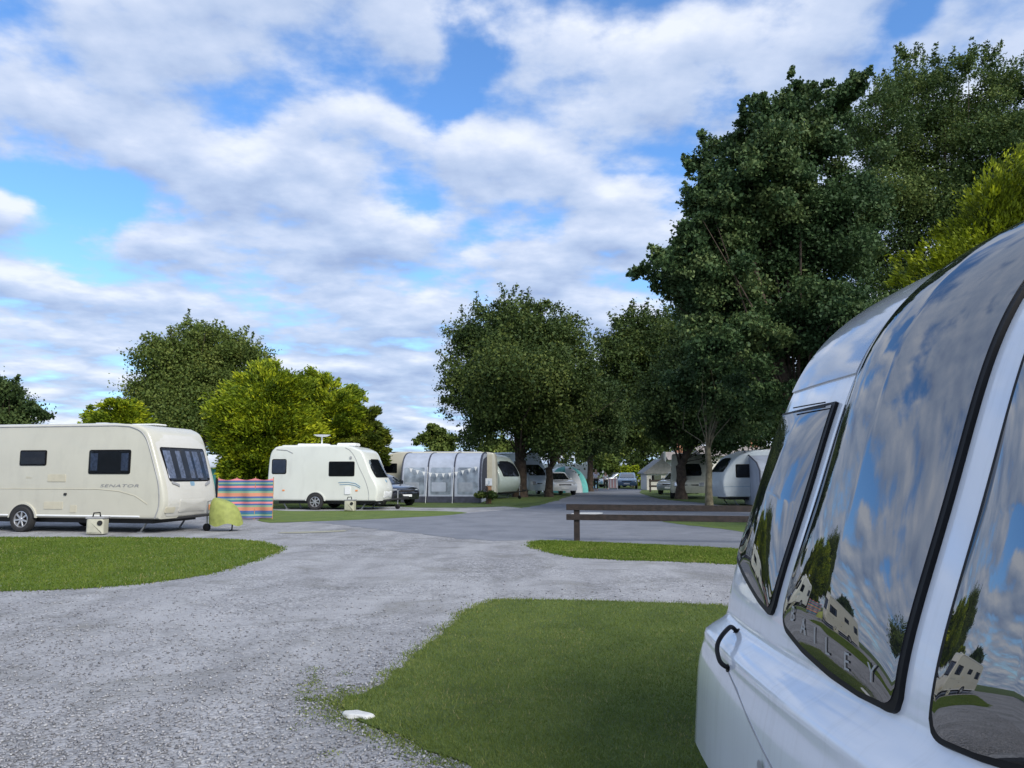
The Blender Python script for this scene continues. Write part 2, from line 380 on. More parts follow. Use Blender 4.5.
# front details
for sx in (-1, 1):
    ll = patch(rrect(sx*.86-.16, sx*.86+.16, .50, .64, .03), f1, .02).build('front_marker', 'orange' if sx > 0 else 'vent', C1)
    patch(roundpoly([(sx*.55, 1.20), (sx*.80, 1.28), (sx*.80, 1.22), (sx*.55, 1.14)][::1], .01), f1, .035).build('grab_handle', 'trimgrey', C1)
patch(rrect(-.55, .55, .50, .82, .05), f1, .022).build('gas_locker_lid', 'cream', C1)
patch(rrect(-.09, .09, 1.15, 1.28, .05), f1, .01).build('emblem', 'bluedecal', C1)
patch(roundpoly([(-.95, .42), (.95, .42), (1.02, 2.28), (.8, 2.44), (-.8, 2.44), (-1.02, 2.28)], .08), f1, .006, rings=10, dense=.15, back=-.03).build('front_moulding', 'cream', C1)
rooflight(C1, x0-1.55, .2, .5, .75, 2.71, .05); rooflight(C1, x0-4.1, .1, .5, .55, 2.71, .09); rooflight(C1, -x0+1.4, .1, .6, .8, 2.71, .07)
rooflight(C1, x0-2.35, -.5, .3, .35, 2.71, .05)

# caravan 2: white, centre-left
L2 = 4.75
rz2 = R(-8)
c2x = (P(392, 480, 30.9).x) - L2/2*math.cos(rz2)-.24; c2y = 32.0
C2, f2, s2 = caravan('white single axle caravan with a satellite dish on its roof parked side on', (c2x, c2y, 0), rz2, L2, 2.1, 2.56, .36, 'white', wheel_x=(-.32,), k=.15, roofm='whitepl',
    fprof=[(.36, .06), (.75, .0), (1.05, .08), (1.4, .28), (1.9, .55), (2.2, .72), (2.36, .9), (2.50, 1.25)])
x0 = L2/2
window(C2, rrect(-x0+.18, -x0+.80, 1.42, 2.02, .08), s2, inner='blind')
window(C2, rrect(x0-2.17, x0-1.10, 1.33, 1.92, .06), s2)
window(C2, roundpoly([(-.80, 1.28), (.80, 1.28), (.88, 2.02), (-.88, 2.02)], .09), f2, curtains=0)
prof = sm([(s, z) for z, s in [(.38, .50), (.7, .50), (1.2, .66), (1.7, .92), (2.1, 1.1), (2.35, 1.3), (2.46, 1.5)]], 4)
rail(C2, [s2(x0-s, z, .003) for s, z in prof], 'trimgrey', 'awning_rail', .010)
for q in range(2):
    MB().tube([s2(x0-1.75+q*.05, 1.08-.08*q, .004), s2(x0-1.35, 1.10-.08*q, .004), s2(x0-1.05, 1.05-.08*q, .004), s2(x0-.85, .93-.06*q, .004)], .014, 6).build('side_stripe', 'bluedecal', C2)
MB().tube([s2(-x0+.35, 2.40, .003), s2(-x0+.8, 2.37, .003), s2(-x0+1.05, 2.25, .003)], .016, 6).build('side_stripe', 'trimgrey', C2)
for xx in (-x0+.7, x0-1.0): patch(rrect(xx-.05, xx+.05, .74, .80, .02), s2, .014).build('side_reflector', 'orange', C2)
patch(rrect(x0-1.48, x0-1.24, .62, .92, .04), s2, .03).build('socket_box', 'whitepl', C2)
patch(rrect(x0-1.30, x0-1.22, 2.02, 2.12, .02), s2, .03).build('awning_light', 'trimgrey', C2)
rooflight(C2, -.7, 0, .6, .9, 2.56, .10); rooflight(C2, x0-1.75, 0, .6, .8, 2.54, .14); rooflight(C2, -x0+.9, .2, .3, .3, 2.56, .12)
patch(rrect(-.5, .5, .46, .72, .05), f2, .015).build('gas_locker_lid', 'whitepl', C2)
patch(rrect(-.07, .07, 1.08, 1.2, .05), f2, .01).build('emblem', 'bluedecal', C2)
dish = empty('satellite_dish', 'flat white satellite dish on a short mast on the roof of the white caravan', 'satellite dish', (c2x-.50, c2y-.05, 2.58), rz2)
MB().tube([(0, 0, -.02), (0, 0, .36)], .03, 8).build('mast', 'whitepl', dish)
MB().lathe([(.001, .40), (.22, .415), (.34, .45), (.35, .45), (.22, .385), (.001, .36)], 24).build('reflector', 'whitepl', dish, 40)

# extra caravan out of view on the left, added for window reflections and side views
CL = copy_tree(C2); CL.location = (-17.5, 10.5, 0); CL.rotation_euler = (0, 0, R(-38))
tag(CL, 'extra white caravan added out of view beyond the left edge for the window reflections', 'caravan')
# ---------------------------------------------------------------- near caravan (front right)
NP = [1.003, 2.404, .059, .07]
NZ = [-.05, .2, .5, .75, .95, 1.15, 1.4, 1.65, 1.85, 2.0, 2.15, 2.3, 2.42, 2.52, 2.58, 2.61]
NS = [-.20, -.22, -.205, -.175, -.048, .020, .105, .20, .287, .374, .50, .74, 1.00, 1.35, 1.8, 2.3]
pts = sm(list(zip(NS, NZ)), 8); _z = [p[1] for p in pts]; _s = [p[0] for p in pts]
# light smoothing of the fitted profile
_zz = np.linspace(.3, 2.60, 116); _ss = np.interp(_zz, _z, _s)
for _ in range(6): _ss[1:-1] = .25*_ss[:-2]+.5*_ss[1:-1]+.25*_ss[2:]
_zf = np.linspace(.30, 2.60, 920); _sf = np.interp(_zf, _zz, _ss); _k = np.exp(-.5*(np.arange(-70, 71)*.0025/.035)**2); _k /= _k.sum()
_sp = np.concatenate([2*_sf[0]-_sf[1:71][::-1], _sf, 2*_sf[-1]-_sf[-71:-1][::-1]]); _sf = np.convolve(_sp, _k, 'valid')
_q = (_zf > .93) & (_zf < 2.36); _pf = np.polyfit(_zf[_q]-1.6, _sf[_q], 4); _pv = np.polyval(_pf, _zf-1.6)
_w = np.clip((_zf-.80)/.09, 0, 1)*np.clip((2.38-_zf)/.12, 0, 1); _w = _w*_w*(3-2*_w); _sf = _sf*(1-_w)+_pv*_w
print('PROFILE FIT', float(np.abs(_pv[_q]-_sf[_q]).max()))
def nset(z): return float(np.interp(z, _zf, _sf))
nl = np.array([-math.sin(NP[2]), math.cos(NP[2])]); nb = np.array([math.cos(NP[2]), math.sin(NP[2])])
NHW = 1.10
def nworld(x, u, z): # local: x = backwards from the front, u = across
    return np.array([NP[0]+nl[0]*u+nb[0]*x, NP[1]+nl[1]*u+nb[1]*x, z])
# near root: local x axis = forward (towards -X world)
def nmap(u, z, off=0):  # local coordinates: forward = +x
    dz = .01; sl = (nset(z+dz)-nset(z-dz))/(2*dz); n = math.sqrt(1+sl*sl)
    s = nset(z)+NP[3]*abs(u/NHW)**2.2
    return (-(s-off/n), -u, z+off*sl/n)
def nproj(u, z, off=.015):
    l = nmap(u, z, off); return proj(nworld(-l[0], u, l[2]))
def ninv(px, py, off=.015, u=0.0, z=1.3):
    for _ in range(40):
        p = nproj(u, z, off); e = 1e-3
        J = np.array([(nproj(u+e, z, off)-p)/e, (nproj(u, z+e, off)-p)/e]).T
        try: d = np.linalg.solve(J, np.array([px, py])-p)
        except Exception: break
        d = np.clip(d, -.15, .15); u += d[0]; z = min(2.5, max(.4, z+d[1]))
        u = min(1.3, max(-1.4, u))
    return (u, z)
NC = empty('touring_caravan', 'white caravan close up at the right with three dark glossy front windows', 'caravan', (NP[0], NP[1], 0), math.pi+NP[2])
def nbody():
    us = list(np.linspace(-NHW, NHW, 45)); r = .07
    rows = []
    for a in range(1, 5): rows.append((NHW+r*math.sin(R(22.5*a)), r*(1-math.cos(R(22.5*a)))))
    cols = [(-u, s) for u, s in rows[::-1]]+[(u, 0) for u in us]+rows
    zs = list(np.linspace(.34, 2.585, 110)); L = 6.4
    vs = []; n = None
    for (u, back) in cols:
        line = []
        for z in zs:
            s = nset(z)+NP[3]*abs(u/NHW)**2.2+back
            # crease: the lower moulding carries a shallow recess for the grab handle and a ledge
            led = 0
            led += .022*math.exp(-((z-(.80+.02*u))/.035)**2)
            line.append((-(s-led), -u, min(z, 2.60-back*.9)))
        line += [(-L+.4, -u, 2.60-back*.9), (-L+.1, -u, 2.45), (-L, -u, 1.8), (-L+.02, -u, .34)]
        n = len(line); vs += line
    fs = [[i*n+j, i*n+(j+1) % n, (i+1)*n+(j+1) % n, (i+1)*n+j] for i in range(len(cols)-1) for j in range(n)]
    fs += [list(range(n)), [(len(cols)-1)*n+j for j in range(n)][::-1]]
    return MB().add(vs, fs)
nbody().build('body', 'white2', NC, 50)
# windows traced on the curved front
cb = [ninv(*p) for p in ((777, 618), (786, 633), (802, 653), (830, 678), (858, 697), (880, 708), (890, 706))]
ce = [ninv(*p) for p in ((893, 700), (913, 632), (941, 535), (952, 480), (991, 360), (1024, 285))]
cm = [ninv(*p) for p in ((907, 303), (884, 331), (864, 360), (845, 400), (818, 474), (800, 540), (784, 600))]
uR = float(np.mean([p[0] for p in ce[2:]])); uL = float(np.mean([p[0] for p in cm]))
right_edge = [(uR, z) for z in np.linspace(cb[-1][1]+.04, 2.47, 30)]
left_edge = [(uL, z) for z in np.linspace(2.47, cb[0][1]+.03, 30)]
cpoly = [(uL, cb[0][1])] + [p for p in cb[1:-1]] + [(uR, cb[-1][1])] + right_edge + left_edge
def gridpane(u0, u1, zlo, z1, off, back=-.006, nu=44, nz=110, bulge=0.0):
    """glazing: regular grid in (u,z) so that its reflections stay smooth; zlo(u) = lower edge"""
    vs = []; fs = []
    UU = [u0+(u1-u0)*(.65*i/nu+.35*(.5-.5*math.cos(math.pi*i/nu))) for i in range(nu+1)]
    for i in range(nu+1):
        u = UU[i]; za = zlo(u)
        for j in range(nz+1):
            z = za+(z1-za)*j/nz
            du = min(u-min(u0, u1), max(u0, u1)-u); dz = min(z-za, z1-z)
            vs.append(nmap(u, z, off+bulge*(1-math.exp(-max(0, du)/.16))*(1-math.exp(-max(0, dz)/.20))))
    n = nz+1
    for i in range(nu):
        for j in range(nz): fs.append([i*n+j, i*n+j+1, (i+1)*n+j+1, (i+1)*n+j])
    ring = [i*n for i in range(nu+1)]+[nu*n+j for j in range(1, n)]+[i*n+nz for i in range(nu-1, -1, -1)]+[j for j in range(nz-1, 0, -1)]
    b0 = len(vs); inv = []
    for r_ in ring:
        i, j = divmod(r_, n); u = UU[i]; za = zlo(u); z = za+(z1-za)*j/nz; vs.append(nmap(u, z, back))
    m = len(ring)
    for k in range(m): fs.append([ring[k], ring[(k+1) % m], b0+(k+1) % m, b0+k])
    return MB().add(vs, fs)
def paneoff(u, z, b=.060):
    du = min(abs(u-uL-.0), abs(u-uR))-.0; dz = z-zlo(u)-.026; return .018+b*(1-math.exp(-max(0, du)/.16))*(1-math.exp(-max(0, dz)/.20))
cbu = sorted([(p[0], p[1]) for p in cb[1:-1]]+[(uL, cb[0][1]), (uR, cb[-2][1]-.003)])
_bu = [p[0] for p in cbu]; _bz = [p[1] for p in cbu]
zlo = lambda u: float(np.interp(u, _bu, _bz))
def zround(f, a, b, r):
    def g(u):
        z = f(u); d = min(u-a, b-u)
        if d < r: z += r-math.sqrt(max(0, r*r-(r-d)**2))
        return z
    return g
w = gridpane(min(uL, uR), max(uL, uR), zround(zlo, min(uL, uR), max(uL, uR), .05), 2.47, .015).build('window', 'rubber', NC, 60)
gridpane(min(uL, uR)+.017, max(uL, uR)-.010, zround(lambda u: zlo(u)+.020, min(uL, uR)+.017, max(uL, uR)-.010, .05), 2.46, .018, .010, bulge=.060).build('pane', 'acrylic', w, 60)
lp = [ninv(*p, z=1.1, u=.6) for p in ((768, 615), (758, 603), (742, 575), (839, 401), (820, 404))]
print('LEFTPANE', lp)
rp = [ninv(*p, z=1.0, u=-.6) for p in ((906, 723), (910, 731), (955, 751), (976, 760), (955, 587), (983, 500), (998, 442), (1024, 350))]
print('RIGHTPANE', rp)
uRp = float(np.mean([p[0] for p in rp[4:]])); zRt = max(1.93, rp[-1][1]+.03)
zlr = lambda u: float(np.interp(-u, [-rp[1][0], -rp[3][0], 1.06], [rp[1][1], rp[3][1], rp[3][1]+.06]))
uLp = float(np.mean([lp[0][0], lp[3][0]])); zLt = float(np.mean([lp[3][1], lp[4][1]]))
zll = lambda u: float(np.interp(u, [lp[0][0], lp[1][0], max(lp[2][0], lp[1][0]+.05), 1.06], [lp[0][1], lp[1][1], lp[2][1], lp[2][1]+.04]))
M['greygloss'] = mat('silver_grey_gloss_panel', (.42, .45, .50), .06, var=.03, ior=2.2)
gridpane(uL+.03, 1.10, lambda u: 1.86+.0*u, 2.44, .008, nu=40, nz=70, bulge=.004).build('upper_panel', 'greygloss', NC, 60)
w = gridpane(-1.085, uRp, zround(zlr, -1.085, uRp, .05), zRt, .014, nu=40, nz=70).build('window', 'rubber', NC, 60)
gridpane(-1.06, uRp-.014, zround(lambda u: zlr(u)+.018, -1.06, uRp-.014, .05), zRt-.02, .017, .010, nu=40, nz=70, bulge=.060).build('pane', 'acrylic', w, 60)
w = gridpane(uLp, 1.09, zround(zll, uLp, 1.09, .04), zLt, .014, nu=40, nz=70).build('window', 'rubber', NC, 60)
gridpane(uLp+.024, 1.085, zround(lambda u: zll(u)+.02, uLp+.024, 1.085, .04), zLt-.012, .017, .010, nu=40, nz=70, bulge=.060).build('pane', 'acrylic', w, 60)
for q in range(2):
    a = ninv(796, 409+q*4.5, z=1.8, u=.8); b = ninv(828, 403.5+q*4.5, z=1.8, u=.6)
    MB().tube([nmap(a[0]+(b[0]-a[0])*t, a[1]+(b[1]-a[1])*t, .027) for t in (0, .25, .5, .75, 1)], .003, 6).build('window_catch', 'rubber', NC)
# lettering along the lower edge of the centre window
for ch, (px, py) in zip('BAILEY', ((790, 612), (801, 625), (813, 634), (826, 645), (844, 660), (867, 671))):
    u, z = ninv(px, py, .04); print('LET', ch, u, z, zlo(u), paneoff(u, z))
    sz = .066
    me = textmesh(ch, sz); xs = [v.co.x for v in me.vertices]; mx = (min(xs)+max(xs))/2
    for v in me.vertices: a_, b_ = u-(v.co.x-mx), z-.025+v.co.y; v.co = nmap(a_, b_, paneoff(a_, b_)+.004)
    me.materials.clear(); link('lettering', me, 'letter', NC)
# grab handle
hp = [ninv(*p, z=.85, u=.9, off=.05) for p in ((731, 634), (724, 640), (721, 650), (724, 660))]
gh = [ninv(731, 631, z=.9, u=.85, off=.02), ninv(722, 644, z=.85, u=.88, off=.05), ninv(727, 660, z=.8, u=.88, off=.02)]
print('HANDLE', gh)
a, b, c = gh
hpts = sm([(0, .0), (.0, .022), (.012, .040), (.05, .050), (.09, .050), (.128, .040), (.14, .022), (.14, .0)], 5); ht = a[1]+.01; hs = (ht-c[1]+.02)/.14
MB().tube([nmap(a[0]+(c[0]-a[0])*(d_/.14), ht-d_*hs, o_) for d_, o_ in hpts], .0090, 12).build('grab_handle', 'rubber', NC, 180)
for d_ in (0, .14): MB().tube([nmap(a[0]+(c[0]-a[0])*(d_/.14), ht-d_*hs, -.01), nmap(a[0]+(c[0]-a[0])*(d_/.14), ht-d_*hs, .006)], .018, 14).build('handle_foot', 'rubber', NC, 60)
lk = ninv(758, 766, z=.6, u=.5)
MB().add(*(lambda n: ([nmap(lk[0]+.018*math.cos(t), lk[1]+.018*math.sin(t), .012) for t in np.linspace(0, 2*math.pi, n, endpoint=False)], [list(range(n))]))(16)).build('lock', 'trimgrey', NC)
# gas-locker door seams on the lower moulding
seam = [ninv(*p, z=.7, u=.7, off=.003) for p in ((728, 672), (736, 690), (748, 720), (762, 750), (775, 775))]
MB().tube([nmap(u, z, .0) for u, z in seam], .004, 6).build('panel_seam', 'trimgrey', NC)
MB().box(-6.0, -.5, -.85, .85, .24, .36).build('underframe', 'black', NC)
for sy in (-1, 1): wheel(NC, -3.3, sy*1.05, .33, sy)
ad = MB(); ad.tube([(-.6, -.75, .34), (.95, -.05, .42), (1.25, 0, .44)], .035, 6); ad.tube([(-.6, .75, .34), (.95, .05, .42), (1.25, 0, .44)], .035, 6)
ad.build('drawbar', 'black', NC)

# ---------------------------------------------------------------- loose things by the caravans
def barrel(px, py, label, m, rz=0, w=.40, h=.42, pump=True):
    g = G(px, py); r = empty('water_container', label, 'water container', (g.x, g.y, 0), rz)
    boxy(roundpoly([(-w/2, .02), (w/2, .02), (w/2, h-.04), (w/2-.05, h), (-w/2+.05, h), (-w/2, h-.04)], .03), .34, .05).build('tank', m, r, 40)
    MB().box(-w/2-.02, w/2+.02, -.18, .18, h-.03, h+.015, .012).build('lid', 'trimgrey', r)
    MB().tube([(-.12, 0, h), (-.10, 0, h+.10), (.04, 0, h+.11), (.06, 0, h)], .018, 8).build('carry_handle', 'rubber', r)
    MB().lathe([(.001, .0), (.05, .0), (.06, .02), (.06, .0)], 14, 'y', (w/2-.08, -.19, h*.7)).build('cap', 'black', r)
    return r
barrel(97, 535, 'square cream waste water container under the side window of the long beige caravan', 'barrel', .1)
barrel(350, 511.5, 'small cream waste container on the ground beside the white caravan with the dish', 'barrel', -.1, .38, .44)
g = G(350, 509.5); fp = empty('water_pump_housing', 'white upright water filler unit hooked on the side of the white caravan', 'water filler', (g.x, g.y+.05, .52), 0)
boxy(roundpoly([(-.12, 0), (.12, 0), (.12, .3), (.05, .42), (-.08, .42), (-.12, .3)], .04), .16, .03).build('housing', 'whitepl', fp, 40)
MB().tube([(0, -.05, .05), (.1, -.25, -.1), (.05, -.2, -.48)], .016, 6).build('hose', 'rubber', fp)

# lime cover over the hitch
def cover():
    g = P(227, 500, 19.95)
    r = empty('hitch_cover', 'lime green cloth cover draped over the hitch of the beige caravan', 'cover', (g.x, g.y, 0), 0)
    vs = []; fs = []; nu, nv = 32, 14; rg = random.Random(5)
    for j in range(nv+1):
        t = j/nv
        for i in range(nu):
            a = 2*math.pi*i/nu
            fold = 1+.05*math.sin(a*5+1.3)*(1-t)+.03*math.sin(a*9)*(1-t)
            rr = math.cos(t*math.pi/2)**.45*fold if j < nv else 0.001
            z = .17+.63*math.sin(t*math.pi/2)+(.04*math.sin(a*4) if j == 0 else 0) - .14*rr*math.cos(a)*(t)
            vs.append((.40*rr*math.cos(a)+.0-.12*t, .34*rr*math.sin(a), z))
    for j in range(nv):
        for i in range(nu): fs.append([j*nu+i, j*nu+(i+1) % nu, (j+1)*nu+(i+1) % nu, (j+1)*nu+i])
    MB().add(vs, fs).build('cloth', 'lime', r, 180)
    MB().tube([(.20, -.1, .20), (.19, -.1, .04), (.12, -.1, .01)], .02, 6).build('strap', 'rubber', r)
cover()

# striped windbreak
def windbreak():
    a, b = G(216, 520), G(272, 519.5)
    a, b = a+Vector((.02, .0, 0)), b
    r = empty('windbreak', 'striped blue orange and green cloth windbreak between the two nearest parked caravans', 'windbreak', a[:], math.atan2(b.y-a.y, b.x-a.x))
    L = (b-a).length
    m = bpy.data.materials.new('striped_canvas'); N, Lk = nt(m); bs = N['Principled BSDF']; bs.inputs['Roughness'].default_value = .85
    tc = N.new('ShaderNodeTexCoord'); sp = N.new('ShaderNodeSeparateXYZ'); Lk.new(tc.outputs['Object'], sp.inputs[0])
    mu = N.new('ShaderNodeMath'); mu.operation = 'MULTIPLY'; mu.inputs[1].default_value = 1/1.34; Lk.new(sp.outputs['Z'], mu.inputs[0])
    rp_ = N.new('ShaderNodeValToRGB'); rp_.color_ramp.interpolation = 'CONSTANT'; Lk.new(mu.outputs[0], rp_.inputs[0]); Lk.new(rp_.outputs[0], bs.inputs['Base Color'])
    seq = ['pk', 'bl', 'gr', 'tl', 'bl', 'or', 'or', 'gr', 'bl', 'pk', 'tl', 'gr', 'bl', 'or', 'or', 'gr', 'tl', 'bl', 'pk', 'tl', 'gr', 'bl', 'pk', 'pk']
    cc = {'pk': (.60, .20, .22), 'bl': (.06, .11, .28), 'tl': (.035, .15, .22), 'gr': (.22, .33, .22), 'or': (.52, .22, .14)}
    e = rp_.color_ramp.elements; e[0].color = (*cc['pk'], 1); e[0].position = 0; e[1].position = .999; e[1].color = (*cc['pk'], 1)
    for i, s in enumerate(seq[1:], 1): k = e.new(i/24); k.color = (*cc[s], 1)
    vs = []; fs = []; n = 36; mz = 10
    for i in range(n+1):
        t = i/n; sag = .05*abs(math.sin(math.pi*t*3))
        for j in range(mz+1):
            z = .05+(1.30-sag-.05)*j/mz; vs.append((L*t, .05*math.sin(t*math.pi*6)+.02*math.sin(j+t*9), z))
    for i in range(n):
        for j in range(mz): q = i*(mz+1)+j; fs.append([q, q+1, q+mz+2, q+mz+1])
    MB().add(vs, fs).build('canvas', m, r, 180)
    for t in (0, .33, .67, 1): MB().tube([(L*t, .03, 0), (L*t, .03, 1.34)], .014, 8).build('pole', 'woodtan', r)
windbreak()

# ---------------------------------------------------------------- cars and vans
def car(label, loc, rz, paint, L=4.3, W=1.75, Hc=1.48, group=None, cat='car', name='parked_car', est=True):
    r = empty(name, label, cat, loc, rz, group); h = L/2
    lo = sm([(h-.05, .30), (h, .55), (h-.06, .74), (h-.35, .86), (h-1.15, .98), (0, 1.0), (-h+.25, 1.0), (-h+.02, .85), (-h, .55), (-h+.08, .30)], 3)
    boxy(lo, W, .12, .14, h-.6).build('body', paint, r, 40)
    rear = -h+.15 if est else -h+.6
    cab = sm([(h-1.05, .94), (h-1.55, 1.25), (h-1.95, Hc-.05), (h-2.3, Hc), (rear+.5, Hc-.02), (rear+.2, Hc-.12), (rear, .96)], 3)
    c = boxy(cab, W-.22, .12, .08, h-2.2, taper=.10).build('cabin', paint, r, 40)
    def sl(sgn):
        def f(x, z, off=0):
            y = (W-.22)/2*(1-.10*(z-.94)/(Hc-.94)); return (x, sgn*(y+off-.002), z)
        return f
    for sg in (-1, 1):
        patch(roundpoly([(h-1.42, 1.02), (h-1.98, Hc-.10), (.12-.35, Hc-.10), (.12-.35, 1.02)], .04), sl(sg), .01).build('side_window', 'acrylic', c)
        patch(roundpoly([(-.30, 1.02), (-.30, Hc-.10), (rear+.55, Hc-.11), (rear+.28, 1.02)], .04), sl(sg), .01).build('side_window', 'acrylic', c)
        patch(rrect(h-.05-.0, h-.05, 0, 0) if False else rrect(-.1, .1, .60, .75, .03), lambda u, z, off=0, sg=sg: (h-.10+off-.14*abs((sg*.62+u)*2/W)**2.2+.04, sg*.62+u, z), .02).build('headlight', 'lamp', r)
        wheel(r, h-.82, sg*(W/2-.07), .31, sg, .2, 5); wheel(r, -h+.80, sg*(W/2-.07), .31, sg, .2, 5)
        MB().box(h-1.62, h-1.42, sg*(W/2+.0)-.06, sg*(W/2+.0)+.10*1, .98, 1.12, .03).build('mirror', paint, r)
    def ws(u, z, off=0):
        x = float(np.interp(z, [.94, 1.25, Hc-.05], [h-1.05, h-1.55, h-1.95]))-.08*abs(2*u/W)**2.2; return (x+off, u, z+off*.6)
    patch(roundpoly([(-.66, 1.0), (.66, 1.0), (.56, Hc-.08), (-.56, Hc-.08)], .06), ws, .012, dense=.15, rings=6).build('windscreen', 'acrylic', c)
    patch(rrect(-.42, .42, .58, .72, .03), lambda u, z, off=0: (h-.03+off-.14*abs(2*u/W)**2.2, u, z), .02).build('grille', 'black', r)
    patch(rrect(-.26, .26, .42, .52, .01), lambda u, z, off=0: (h-.03+off, u, z), .03).build('number_plate', 'whitepl', r)
    return r
g = P(401, 480, 33.6)
car('black car parked nose out between the white caravan and the arched grey awning', (g.x-1.35, 35.6, 0), R(-42), 'blackpaint', 4.2, 1.75, 1.42)
g = P(557, 480, 50)
car('white car parked beneath the trees left of the teal dome tent', (g.x, 52, 0), R(-75), 'whitepaint', 4.2, 1.75, 1.5)
g = P(629, 480, 70)
car('blue grey car parked far off at the end of the road', (g.x, 71, 0), R(-100), 'bluepaint', 4.2, 1.75, 1.45)
g = P(618, 480, 76)
car('silver car standing behind the pink striped sign at the road end', (g.x, 77, 0), R(-160), 'silverpaint', 4.2, 1.75, 1.45)
g = P(676, 480, 52)
car('pale blue grey estate car behind the thick dark tree trunk', (g.x+.4, 53, 0), R(-120), 'silverpaint', 4.4, 1.78, 1.5)

def camper(label, loc, rz, body, L=5.2, W=1.95, Hh=2.5, high=True):
    r = empty('campervan', label, 'campervan', loc, rz); h = L/2
    o = sm([(h-.08, .35), (h, .75), (h-.12, 1.0), (h-.55, 1.22), (h-1.25, 1.95), (h-1.6, Hh-.15), (h-2.1, Hh), (-h+.3, Hh), (-h+.05, Hh-.2), (-h, 1.2), (-h+.02, .35)], 3)
    boxy(o, W, .12, .15, h-.6, taper=.06).build('body', body, r, 40)
    def fm(u, z, off=0):
        x = float(np.interp(z, [.35, .75, 1.0, 1.22, 1.95, Hh-.15], [h-.08, h, h-.12, h-.55, h-1.25, h-1.6]))-.13*abs(2*u/W)**2.2; return (x+off, u, z+off*.6)
    patch(roundpoly([(-.80, 1.28), (.80, 1.28), (.68, 1.95), (-.68, 1.95)], .08), fm, .02, dense=.15, rings=6).build('windscreen', 'acrylic', r)
    patch(rrect(-.5, .5, .75, .92, .03), fm, .015).build('grille', 'black', r)
    for sg in (-1, 1):
        def sf(x, z, off=0, sg=sg): return (x, sg*(W/2*(1-.06*(z-.35)/(Hh-.35))+off), z)
        patch(roundpoly([(h-1.05, 1.28), (h-1.45, 1.8), (h-1.95, 1.8), (h-1.95, 1.28)], .05), sf, .012).build('side_window', 'acrylic', r)
        patch(rrect(h-3.3, h-2.2, 1.35, 1.82, .06), sf, .012).build('side_window', 'acrylic', r)
        patch(rrect(sg*.66-.13, sg*.66+.13, .70, .92, .04), fm, .02).build('headlight', 'lamp', r)
        wheel(r, h-.85, sg*(W/2-.08), .33, sg, .2, 5); wheel(r, -h+.95, sg*(W/2-.08), .33, sg, .2, 5)
    return r
g = P(535, 480, 49)
camper('white high topped campervan between the two tree trunks left of the road', (g.x-.95, 50.5, 0), R(-55), 'greyblue', 5.2, 2.0, 2.75)
# beige campervan on the right behind the thin trunk
g = P(694, 480, 42)
camper('beige boxy campervan facing the road between the thick trunk and the thin trunk', (g.x+.55, 45.3, 0), R(-104), 'barrel', 5.4, 2.1, 2.55)

# far caravans
prof_round = [(.38, .25), (.7, .05), (1.1, .0), (1.5, .12), (1.9, .40), (2.2, .75), (2.4, 1.15), (2.5, 1.5)]
# grey-green caravan next to the big oak trunk
g = P(508, 480, 43)
Cg, fg, sg_ = caravan('grey green caravan with a curved dark front window left of the oak trunk', (g.x-1.9, 45.2, 0), R(-32), 5.2, 2.2, 2.55, .38, 'greygreen', fprof=prof_round, k=.2, wheel_x=(-.2,))
window(Cg, rrect(-1.4, -.6, 1.35, 1.95, .06), sg_); window(Cg, rrect(.6, 1.3, 1.35, 1.95, .06), sg_)
window(Cg, roundpoly([(-.85, 1.25), (.85, 1.25), (.9, 2.12), (-.9, 2.12)], .08), fg)
# caravan behind the arched awning (beige grey)
Ca, fa, sa = caravan('grey beige caravan standing behind the arched grey awning', (P(437, 480, 42).x+.1, 41.6, 0), R(0), 6.4, 2.2, 2.55, .38, 'beige', k=.1, wheel_x=(-.3,), frame=False,
    fprof=[(.38, .0), (1, 0), (2.0, .02), (2.4, .08), (2.5, .15)], rprof=[(.38, .1), (1.0, .0), (1.6, .1), (2.1, .35), (2.4, .7), (2.5, 1.0)])
window(Ca, rrect(-2.75, -2.05, 1.45, 1.95, .05), sa)
patch(rrect(2.62, 2.92, .6, 2.4, .03), sa, .012).build('door', 'vent', Ca)
# caravan behind windbreak
Cb, fb, sb = caravan('cream caravan seen behind the striped windbreak', (P(251, 470, 46).x+.9, 47, 0), R(-6), 4.6, 2.1, 2.5, .38, 'beige', k=.1, wheel_x=(0,), frame=False)
window(Cb, rrect(-1.95, -1.25, 1.0, 1.5, .05), sb); patch(rrect(-.95, -.4, .5, 2.1, .05), sb, .012).build('door', 'vent', Cb)
# white caravan on the right
Cr, fr_, sr = caravan('small pale caravan with a rounded nose beside the grey tent awning on the right', (P(738, 480, 34).x+1.5, 36.0, 0), math.pi+R(4), 4.3, 2.1, 2.5, .38, 'greyblue', k=.15, wheel_x=(0,), frame=False,
    fprof=[(.38, .12), (.8, .0), (1.2, .03), (1.6, .22), (2.0, .58), (2.25, .95), (2.4, 1.4)])
def srb(x, z, off=0): return (x, 2.1/2+off, z)
window(Cr, rrect(.66, 1.42, 1.25, 1.85, .06), srb)
window(Cr, roundpoly([(-.8, 1.5), (.8, 1.5), (.85, 2.15), (-.85, 2.15)], .08), fr_)
rail(Cr, [srb(-2.1, .85, .002), srb(2.0, .85, .002)], 'bluedecal', 'side_stripe', .012)
# white caravan far left of road
Cf, ff, sf_ = caravan('white caravan far down the road left of the two walking people', (P(584, 480, 66).x-1.2, 68, 0), R(-10), 4.8, 2.1, 2.2, .38, 'white', k=.1, wheel_x=(0,), frame=False)
window(Cf, rrect(.2, 1.0, 1.3, 1.75, .05), sf_)

